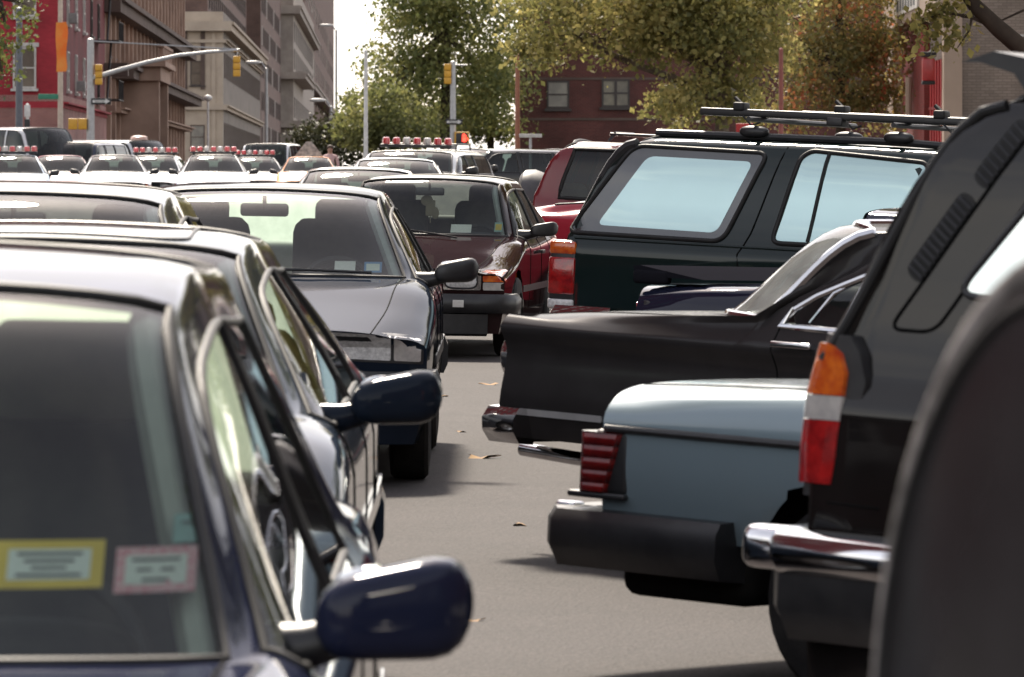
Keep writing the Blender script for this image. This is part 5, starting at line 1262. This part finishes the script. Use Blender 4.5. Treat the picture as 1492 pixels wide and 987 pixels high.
q = loc(654, 108); sig_head(r2, (q.x - .05, -.05, q.z), False); MB().tube([loc(646, 95), loc(681, 95)], .03, 8).build('cross_arm', STEEL, r2)
q = loc(662, 178); one_way(r2, (q.x, -.2, q.z), .7, .22)
q = loc(673, 202); ps = MB().box((q.x, -.1, q.z), (.62, .28, .56), .03).build('pedestrian_signal', YELP, r2)
em = bpy.data.materials.new('lit_red_hand'); em.use_nodes = True; em.node_tree.nodes['Principled BSDF'].inputs['Emission Color'].default_value = (1, .04, .02, 1); em.node_tree.nodes['Principled BSDF'].inputs['Emission Strength'].default_value = 2.2; em.node_tree.nodes['Principled BSDF'].inputs['Base Color'].default_value = (.3, .02, .02, 1)
hd = MB(); cx, cz = q.x + .10, q.z
hd.box((cx, -.25, cz - .06), (.17, .02, .16), .02)
for k, (dx, l) in enumerate(((-.063, .15), (-.021, .18), (.021, .17), (.063, .13))): hd.box((cx + dx, -.25, cz + .02 + l / 2), (.034, .02, l), .008)
hd.box((cx + .125, -.25, cz - .01), (.035, .02, .13), .008, Matrix.Rotation(-.5, 3, 'Y')); hd.build('lit_hand', em, ps)
MB().box((q.x, -.243, q.z), (.50, .012, .46), .004).build('signal_face', SBLACK, ps)
r3, H = pole('banner_pole', 'white pole with a long orange banner in front of the red building', 88, 205, -40, .20, plain('cream_pole_paint', (.55, .45, .36), .6), 'pole')
S3 = 205 / FPX; zb = lambda y: CAMZ + (YH - y) * S3 - r3.location.z
bn = []
for i in range(13):
    z = zb(33 + i * 6); bn.append([(-.15 - .02 * math.sin(i * .5), -.1 + .03 * math.sin(i), z), (.06 + .02 * math.sin(i * .7), -.12, z), (.26 + .03 * math.sin(i * .6) - (.05 if i in (0, 12) else 0), -.10 + .04 * math.sin(i * .9), z + .02)])
BAN = plain('orange_banner', (.75, .16, .02), .8, 0, (.70, .30, .06), 1.2); bb = MB().grid(bn); bb.grid([[(p[0], p[1] + .012, p[2]) for p in row] for row in bn], True); bb.build('banner', BAN, r3)
q = MB().box((-.45, -.1, zb(141)), (.75, .02, .20), .005).build('street_sign', SGREEN, r3)
pole('steel_pole', 'dark grey steel pole in front of the white framed windows', 28, 195, 12, .26, plain('dark_steel', (.12, .13, .15), .5), 'pole')
rs, H = pole('sign_post', 'white signpost with small black panel at the foot of the red building', 40, 200, 152, .13, SWHITE, 'sign'); MB().box((0, -.1, H - .25), (.22, .03, .42), .005).build('sign_panel', SWHITE, rs); MB().box((0, -.13, H - .75), (.2, .03, .4), .005).build('sign_panel', SBLACK, rs)
pole('slim_pole', 'slim white pole at the left edge of the green trees', 533, 200, 74, .15, SWHITE, 'pole'); pole('slim_pole', 'slim orange brown pole at the left corner of the dark brick building', 754, 160, 80, .15, RUST, 'pole'); pole('slim_pole', 'slim rusty red pole in front of the red berried tree', 1138, 130, 72, .12, plain('red_brown_paint', (.24, .07, .055), .6), 'pole')
def lamp(px, d, ytop, reach, label):
    r, H = pole('street_lamp', label, px, d, ytop, .2, STEEL, 'street lamp', None)
    MB().tube([(0, 0, H - .1), (reach * .4, 0, H + .35), (reach, 0, H + .4)], .05).build('lamp_arm', STEEL, r); MB().ellipsoid((reach * 1.15, 0, H + .36), (.95, .36, .24), .8).build('lamp_head', plain('lamp_head_grey', (.6, .6, .58), .4), r)
lamp(490, 420, 44, -.7, 'street lamp with its head against the farthest dark tower'); lamp(482, 330, 155, -.7, 'street lamp above the dark round tree'); lamp(388, 330, 100, -.7, 'street lamp in front of the grey stone house with balconies')
r4, H = pole('street_lamp', 'thin street lamp with a small round top by the beige building', 303, 300, 143, .12, SWHITE, 'street lamp'); MB().ellipsoid((0, 0, H), (.45, .45, .35)).build('lamp_head', SWHITE, r4)
rs, H = pole('sign_post', 'signpost with a white horizontal panel below the dark brick wall', 773, 150, 198, .08, STEEL, 'sign'); MB().box((0, -.06, H), (.62, .03, .10), .004).build('sign_panel', SWHITE, rs)
# red beacon car roof lamp post and cone tops seen over the rack
rs, H = pole('sign_post', 'post with a red sign seen over the roof rack of the green sport utility vehicle', 1085, 100, 185, .08, STEEL, 'sign'); MB().box((0, -.06, H - .05), (.32, .03, .22), .03).build('sign_panel', plain('sign_red', (.5, .03, .03), .5), rs)
# ================================================================= trees
def leaf_mat(name, cols, trans=.55):
    m = bpy.data.materials.new(name); m.use_nodes = True; t = m.node_tree; t.nodes.clear(); o = t.nodes.new('ShaderNodeOutputMaterial')
    g = t.nodes.new('ShaderNodeNewGeometry'); r = t.nodes.new('ShaderNodeValToRGB'); cr = r.color_ramp
    while len(cr.elements) < len(cols): cr.elements.new(.5)
    for i, c in enumerate(cols): cr.elements[i].position = i / (len(cols) - 1); cr.elements[i].color = C4(tuple(min(.7, v * 1.95) for v in c))
    tc = t.nodes.new('ShaderNodeTexCoord'); n = t.nodes.new('ShaderNodeTexNoise'); n.inputs['Scale'].default_value = .55; n.inputs['Detail'].default_value = 2; t.links.new(tc.outputs['Object'], n.inputs['Vector'])
    mm = t.nodes.new('ShaderNodeMath'); mm.operation = 'MULTIPLY_ADD'; mm.inputs[1].default_value = .55; t.links.new(g.outputs['Random Per Island'], mm.inputs[0])
    r2 = t.nodes.new('ShaderNodeMapRange'); r2.inputs[1].default_value = .3; r2.inputs[2].default_value = .7; r2.inputs[3].default_value = 0; r2.inputs[4].default_value = .45; t.links.new(n.outputs[0], r2.inputs[0]); t.links.new(r2.outputs[0], mm.inputs[2])
    t.links.new(mm.outputs[0], r.inputs[0])
    d = t.nodes.new('ShaderNodeBsdfPrincipled'); d.inputs['Roughness'].default_value = .55; tr = t.nodes.new('ShaderNodeBsdfTranslucent'); mx = t.nodes.new('ShaderNodeMixShader'); mx.inputs[0].default_value = trans
    t.links.new(r.outputs[0], d.inputs['Base Color']); t.links.new(r.outputs[0], tr.inputs[0]); t.links.new(d.outputs[0], mx.inputs[1]); t.links.new(tr.outputs[0], mx.inputs[2]); t.links.new(mx.outputs[0], o.inputs[0]); return m
L_GREEN = leaf_mat('green_leaves', [(.035, .048, .018), (.08, .092, .032), (.15, .15, .052), (.26, .23, .085)]); L_YEL = leaf_mat('yellowing_leaves', [(.045, .050, .018), (.10, .098, .032), (.18, .158, .055), (.31, .25, .10)])
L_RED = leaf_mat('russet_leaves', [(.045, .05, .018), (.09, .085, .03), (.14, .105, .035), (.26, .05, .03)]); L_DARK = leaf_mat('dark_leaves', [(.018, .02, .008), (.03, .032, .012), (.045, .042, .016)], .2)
BARK = plain('bark', (.075, .058, .045), .95, 0, (.045, .035, .028), 3, .2, 0, .5, 8)
def crown_mesh(blobs, n, size, seed, shell=.5, droop=0):
    rng = np.random.default_rng(seed); vol = np.array([b[1][0] * b[1][1] * b[1][2] for b in blobs]) ** .75; cnt = (vol / vol.sum() * n).astype(int)
    C = []
    for (c, r), k in zip(blobs, cnt):
        # sub-clumps through the blob, leaves round each clump
        m = max(6, k // 55); d = rng.normal(size=(m, 3)); d /= np.linalg.norm(d, axis=1)[:, None]; rad = shell + (1 - shell) * rng.random(m) ** .6
        cl = np.array(c) + d * rad[:, None] * np.array(r) * (.85 + .35 * rng.random((m, 1)))
        ids = rng.integers(0, m, k); sp = .16 * np.mean(r) + .10
        C.append(cl[ids] + rng.normal(size=(k, 3)) * sp * np.array([1, 1, .7]))
    P = np.concatenate(C); N = len(P); a = rng.normal(size=(N, 3)); a[:, 2] -= .5 * (1 + droop); a /= np.linalg.norm(a, axis=1)[:, None]; b = np.cross(a, rng.normal(size=(N, 3))); b /= np.linalg.norm(b, axis=1)[:, None]; nn = np.cross(a, b)
    s = size * (.45 + 1.1 * rng.random((N, 1)) ** 1.4); w = s * .36
    V = np.stack([P - a * s * .5, P + b * w + nn * s * .08, P + a * s * .5, P - b * w + nn * s * .08], axis=1).reshape(-1, 3)
    me = bpy.data.meshes.new('crown'); me.vertices.add(len(V)); me.vertices.foreach_set('co', V.ravel()); me.loops.add(N * 4); me.loops.foreach_set('vertex_index', np.arange(N * 4)); me.polygons.add(N); me.polygons.foreach_set('loop_start', np.arange(N) * 4); me.polygons.foreach_set('loop_total', np.full(N, 4)); me.update(); me.validate(); return me
def tree(name, label, px, d, trunk_r, height, blobs, n, size, mat, seed, bark=None, cat='tree', lean=0, group=None, limbs=True, x=None, shell=.5, fork=.45):
    """blobs: (px, py, dy, rx, ry, rz) seen in the photo at distance d+dy"""
    X = at(px, d) if x is None else x; z0 = G(X, d); root = thing(name, label, cat, (X, d, z0), group)
    B = []
    for (bx, by, dy, rx_, ry, rz) in blobs:
        w = pix(bx, by, d + dy); B.append(((w.x - X, w.y - d, w.z - z0), (rx_, ry, rz)))
    rng = random.Random(seed); m = MB(); fk = Vector((lean * fork, 0, height * fork))
    m.tube([(0, 0, -.2), (lean * .1, .03, height * fork * .35), tuple(fk), (lean * .8, .1, height * .75), (lean, .1, height)], [trunk_r * 1.25, trunk_r, trunk_r * .8, trunk_r * .45, trunk_r * .12], 10)
    if limbs:
        for (c, r) in B:
            c = Vector(c); s0 = fk.lerp(Vector((lean, .1, height)), rng.random() * .5); mid = s0.lerp(c, .5) + Vector((rng.uniform(-.3, .3), rng.uniform(-.3, .3), rng.uniform(.0, .5)))
            m.tube([s0, s0.lerp(mid, .5) + Vector((0, 0, .1)), mid, c], [trunk_r * .55, trunk_r * .45, trunk_r * .34, trunk_r * .10], 8)
            for k in range(4):
                e = c + Vector((rng.uniform(-1, 1) * r[0], rng.uniform(-1, 1) * r[1], rng.uniform(-.7, .9) * r[2])) * .85; mm = mid.lerp(c, rng.uniform(.1, .9)); m.tube([mm, mm.lerp(e, .5) + Vector((0, 0, .15)), e], [trunk_r * .14, trunk_r * .09, trunk_r * .03], 6)
    m.build('trunk', bark or BARK, root)
    me = crown_mesh(B, n, size, seed, shell); me.materials.append(mat); o = bpy.data.objects.new('crown', me); COL.objects.link(o); o.parent = root
    return root
# broad green tree in the middle, its left side open to the sky
tree('leafy_tree', 'broad green tree with yellowing left side next to the sky gap', 650, 250, .30, 11.5, [(578, 120, -1, 1.6, 2.1, 1.9), (545, 175, 0, 1.2, 1.6, 1.0), (612, 60, 0, 2.1, 2.8, 2.1), (655, 130, 0, 2.3, 3, 2.1), (705, 50, .5, 2.5, 3.3, 2.3), (655, -30, 0, 2.6, 3.6, 2.4), (725, 140, .5, 1.6, 2.8, 1.8), (700, -120, 0, 3.2, 3.6, 2.8), (590, 185, .5, 1.7, 2, .9), (512, 150, 2, .55, 1.0, .8), (600, 0, 0, 1.5, 2, 1.6)], 36000, .19, L_GREEN, 3)
tree('leafy_tree', 'low green tree behind the lit pedestrian signal', 715, 262, .2, 6.5, [(690, 165, 0, 1.7, 2, 1.2), (725, 185, 0, 1.3, 1.8, .9), (740, 100, -2, 1.1, 1.7, 1.4), (655, 185, 0, 1.5, 1.9, .9), (620, 150, 1, 1.8, 2.1, 1.6)], 9000, .20, L_GREEN, 5)
tree('leafy_tree', 'low pale green tree at the left foot of the green trees', 556, 240, .16, 4.8, [(560, 165, 0, 1.5, 1.7, 1.2), (525, 190, 0, 1.0, 1.4, .8), (590, 195, 0, 1.4, 1.6, .7)], 6500, .19, leaf_mat('pale_green_leaves', [(.04, .05, .016), (.08, .085, .03), (.15, .14, .05)]), 8)
# plane tree with limbs over the brick building
tree('plane_tree', 'yellowing plane tree with a pale trunk reaching over the dark brick building', 1052, 142, .23, 8.0, [(880, 45, .5, 1.5, 1.8, .85), (800, 30, 1, 1.3, 1.6, .9), (960, 40, 0, 1.3, 1.6, 1.0), (1040, 70, -.5, 1.3, 1.5, 1.2), (1000, 20, 0, 1.6, 2, 1.2), (1095, 60, 0, 1.0, 1.4, 1.0), (1010, 145, -.3, .9, 1.2, .7), (1085, 140, .3, .8, 1.2, .7), (975, 160, 1.0, .7, 1.0, .5), (900, -40, 0, 2.2, 2.2, 1.3), (1050, -60, 0, 2.4, 2.4, 1.6), (1120, 10, 0, 1.0, 1.3, .9), (790, 75, 1.5, .8, 1.0, .5)], 30000, .145, L_YEL, 11, plain('plane_bark', (.16, .125, .095), .9, 0, (.08, .062, .05), 4, .2, 0, .4, 8), fork=.33)
tree('berry_tree', 'russet tree full of red berries left of the fire station', 1225, 166, .18, 7.2, [(1225, 110, 0, 1.5, 1.6, 1.2), (1180, 150, 0, 1.0, 1.3, .8), (1265, 160, 0, 1.1, 1.3, .8), (1240, 40, 0, 1.7, 1.8, 1.3), (1285, 90, 0, .9, 1.2, 1.2), (1170, 70, .5, 1.0, 1.3, 1.0), (1230, -50, 0, 1.8, 1.9, 1.3), (1130, 165, 1, .8, 1.2, .5)], 20000, .125, L_RED, 17)
rng = np.random.default_rng(4)
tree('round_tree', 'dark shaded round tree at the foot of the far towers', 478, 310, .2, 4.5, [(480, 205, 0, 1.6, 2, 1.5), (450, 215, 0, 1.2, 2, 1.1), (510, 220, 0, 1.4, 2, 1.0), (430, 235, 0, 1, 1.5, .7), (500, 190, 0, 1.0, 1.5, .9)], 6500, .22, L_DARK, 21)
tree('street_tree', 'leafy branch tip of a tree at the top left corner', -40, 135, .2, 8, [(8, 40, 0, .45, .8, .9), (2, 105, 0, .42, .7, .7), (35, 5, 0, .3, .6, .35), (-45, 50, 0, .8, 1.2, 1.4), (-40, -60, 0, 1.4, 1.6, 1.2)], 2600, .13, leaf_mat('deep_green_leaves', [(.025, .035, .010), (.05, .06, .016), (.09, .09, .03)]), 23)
# near tree at the upper right : only a limb and some sprays of leaves come into the picture
d = 58; X = at(1640, d); z0 = G(X, d); root = thing('street_tree', 'dark bare limb with sprays of leaves reaching in at the top right', 'tree', (X, d, z0))
L_ = lambda px, py, dy=0: tuple(pix(px, py, d + dy) - Vector((X, d, z0)))
m = MB().tube([(0, 0, -.2), (0, 0, 1.2), L_(1620, 130), L_(1560, 105), L_(1500, 80), L_(1455, 42), L_(1420, 8), L_(1395, -30), L_(1370, -90)], [.19, .15, .14, .115, .105, .095, .08, .07, .05], 10); m.tube([L_(1450, 40), L_(1415, 25), L_(1375, 18), L_(1345, 30)], [.03, .022, .015, .008], 6); m.tube([L_(1420, 8), L_(1412, 45), L_(1395, 70)], [.02, .012, .006], 6); m.tube([L_(1492, 15), L_(1455, 32), L_(1400, 25)], [.015, .012, .006], 6); m.tube([(0, 0, 1.2), (.2, .1, 2.6), (.4, .2, 5)], [.14, .12, .05], 8); m.build('trunk', BARK, root)
B = [(L_(1350, 35), (.10, .15, .10)), (L_(1388, 55), (.11, .15, .08)), (L_(1380, 12), (.12, .2, .06)), (L_(1335, 72), (.05, .1, .025)), (L_(1420, -40), (.3, .3, .10)), ((.4, .2, 7.6), (4.0, 3.5, 2.6)), ((-2.5, 2, 7.8), (2.5, 3, 2.2))]
me = crown_mesh(B[:-2], 1000, .085, 31, .2); me2 = crown_mesh(B[-2:], 14000, .24, 32, .3); me2.materials.append(L_YEL); o = bpy.data.objects.new('crown', me2); COL.objects.link(o); o.parent = root; me.materials.append(L_YEL); o = bpy.data.objects.new('crown', me); COL.objects.link(o); o.parent = root
def big_tree(x, y, seed, label, n=9000, sz=.2):
    z0 = G(x, y); root = thing('street_tree', label, 'tree', (x, y, z0)); rng = random.Random(seed); m = MB(); m.tube([(0, 0, -.2), (.05, .02, 2.5), (0, .1, 4.2), (-.2, .2, 7), (-.1, .1, 10.5)], [.28, .22, .20, .12, .03], 10); B = []
    for k in range(7):
        a = k * .9 + rng.random() * .4; c = Vector((math.cos(a) * 2.6, math.sin(a) * 2.6, 6.4 + rng.uniform(0, 3.5))); B.append((tuple(c), (2.3, 2.3, 1.6))); m.tube([(0, .1, 4.0), tuple(c * .5 + Vector((0, 0, 2.6))), tuple(c)], [.10, .07, .02], 7)
    B.append(((0, 0, 10.5), (2.6, 2.6, 1.8))); m.build('trunk', BARK, root); me = crown_mesh(B, n, sz, seed, .3); me.materials.append(L_GREEN); o = bpy.data.objects.new('crown', me); COL.objects.link(o); o.parent = root
big_tree(10.0, 22, 51, 'tall green street tree on the right pavement beside the black utility vehicle'); big_tree(9.6, 36, 52, 'tall green street tree on the right pavement beside the dark green utility vehicle')
big_tree(10.5, 9, 53, 'tall green street tree on the right pavement beside the charcoal wagon')
big_tree(12.2, 70, 54, 'tall green street tree on the right pavement opposite the white police utility vehicle', 15000, .3); big_tree(13.6, 98, 55, 'tall green street tree on the right pavement just short of the fire station', 15000, .3)
# fallen leaves on the road
LF = plain('fallen_leaf', (.30, .17, .05), .8, 0, (.18, .09, .03), 40)
def leaf_proto():
    m = MB(); n = 8; pts = []
    for i in range(n): a = 2 * PI * i / n; r = .045 * (1 + .35 * math.cos(5 * a)); pts.append((r * math.cos(a) * 1.3, r * math.sin(a), .006 + .012 * math.cos(a * 2 + .6)))
    m.add([(0, 0, .004)] + pts, [(0, i + 1, (i + 1) % n + 1) for i in range(n)]); m.tube([(.05, 0, .006), (.085, .012, .012)], .002, 5); return m.build('fallen_leaf', LF)
lp = leaf_proto()
for k, (px, py, sc, lab) in enumerate(((700, 668, 1.25, 'curled yellow brown leaf on the road below the vintage sedan bumper'), (757, 766, .7, 'small brown leaf on the road left of the black rubber bumper'), (714, 561, 1.0, 'brown leaf on the road left of the vintage sedan chrome bumper'), (648, 578, .6, 'tiny pale leaf on the road by the midnight sedan front tyre'), (690, 905, .6, 'leaf scrap on the nearest stretch of road'), (672, 630, .5, 'tiny leaf right of the midnight sedan front tyre'))):
    o = lp if k == 0 else lp.copy()
    if k: COL.objects.link(o)
    dd = 10.
    for _ in range(40): dd = (CAMZ - G(at(px, dd), dd)) / ((py - YH) / FPX)
    o.location = (at(px, dd), dd, G(at(px, dd), dd)); o.rotation_euler = (0, 0, k * 1.7); o.scale = (sc, sc, sc); tag(o, lab, 'leaf', 'fallen leaves on the road')
# ================================================================= sky, sun, camera
SUN_EL, SUN_AZ = 47, -9      # azimuth measured from the view direction (+Y) towards +X
el, az = math.radians(SUN_EL), math.radians(SUN_AZ)
sd = Vector((math.sin(az) * math.cos(el), math.cos(az) * math.cos(el), math.sin(el)))
W_ = bpy.data.worlds.new('World'); S.world = W_; W_.use_nodes = True; t = W_.node_tree; t.nodes.clear()
o = t.nodes.new('ShaderNodeOutputWorld'); bg = t.nodes.new('ShaderNodeBackground'); sk = t.nodes.new('ShaderNodeTexSky'); sk.sky_type = 'NISHITA'; sk.sun_disc = False; sk.sun_elevation = el; sk.sun_rotation = az; sk.dust_density = 1.0; sk.air_density = 1.0
tc = t.nodes.new('ShaderNodeTexCoord'); mp = t.nodes.new('ShaderNodeMapping'); mp.inputs['Scale'].default_value = (1, 1, 2.2); n = t.nodes.new('ShaderNodeTexNoise'); n.inputs['Scale'].default_value = 6.5; n.inputs['Detail'].default_value = 7; n.inputs['Roughness'].default_value = .55
r = t.nodes.new('ShaderNodeMapRange'); r.inputs[1].default_value = .44; r.inputs[2].default_value = .58
sp = t.nodes.new('ShaderNodeSeparateXYZ'); rz = t.nodes.new('ShaderNodeMapRange'); rz.inputs[1].default_value = .14; rz.inputs[2].default_value = .36; rz.inputs[3].default_value = .9; rz.inputs[4].default_value = .10; ml = t.nodes.new('ShaderNodeMath'); ml.operation = 'MULTIPLY'
hs = t.nodes.new('ShaderNodeHueSaturation'); hs.inputs['Saturation'].default_value = .5; wm = t.nodes.new('ShaderNodeMix'); wm.data_type = 'RGBA'; wm.blend_type = 'MULTIPLY'; wm.inputs[0].default_value = 1; wm.inputs[7].default_value = (1.08, .965, .885, 1)
mx = t.nodes.new('ShaderNodeMix'); mx.data_type = 'RGBA'; mx.inputs[7].default_value = (5.8, 5.5, 5.1, 1)
lk = t.links.new
lk(tc.outputs['Generated'], mp.inputs[0]); lk(mp.outputs[0], n.inputs['Vector']); lk(n.outputs[0], r.inputs[0]); lk(tc.outputs['Generated'], sp.inputs[0]); lk(sp.outputs[2], rz.inputs[0]); lk(r.outputs[0], ml.inputs[0]); lk(rz.outputs[0], ml.inputs[1])
lk(sk.outputs[0], hs.inputs['Color']); lk(hs.outputs[0], wm.inputs[6]); lk(ml.outputs[0], mx.inputs[0]); lk(wm.outputs[2], mx.inputs[6]); lk(mx.outputs[2], bg.inputs[0]); bg.inputs[1].default_value = .12; lk(bg.outputs[0], o.inputs[0])
sun = bpy.data.lights.new('sun', 'SUN'); sun.energy = 3.0; sun.angle = math.radians(8.0); sun.color = (1, .90, .76); so = bpy.data.objects.new('sun', sun); COL.objects.link(so); so.rotation_euler = sd.to_track_quat('Z', 'Y').to_euler(); so.location = (0, 0, 60)
cam = bpy.data.cameras.new('camera'); co = bpy.data.objects.new('camera', cam); COL.objects.link(co); co.location = (0, 0, CAMZ); co.rotation_euler = (PI / 2, 0, 0)
cam.sensor_width = 36; cam.lens = FPX / 1492 * 36; cam.shift_y = -(493.5 - YH) / 1492; cam.clip_start = .5; cam.clip_end = 6000; cam.dof.use_dof = True; cam.dof.focus_distance = 38; cam.dof.aperture_fstop = 14
S.camera = co; S.view_settings.view_transform = 'Standard'; S.view_settings.look = 'None'; S.view_settings.exposure = 1.42; S.view_settings.gamma = 1
S.cycles.max_bounces = 8; S.cycles.transparent_max_bounces = 16; S.cycles.use_denoising = True; S.cycles.caustics_reflective = False; S.cycles.caustics_refractive = False
bpy.context.view_layer.update()
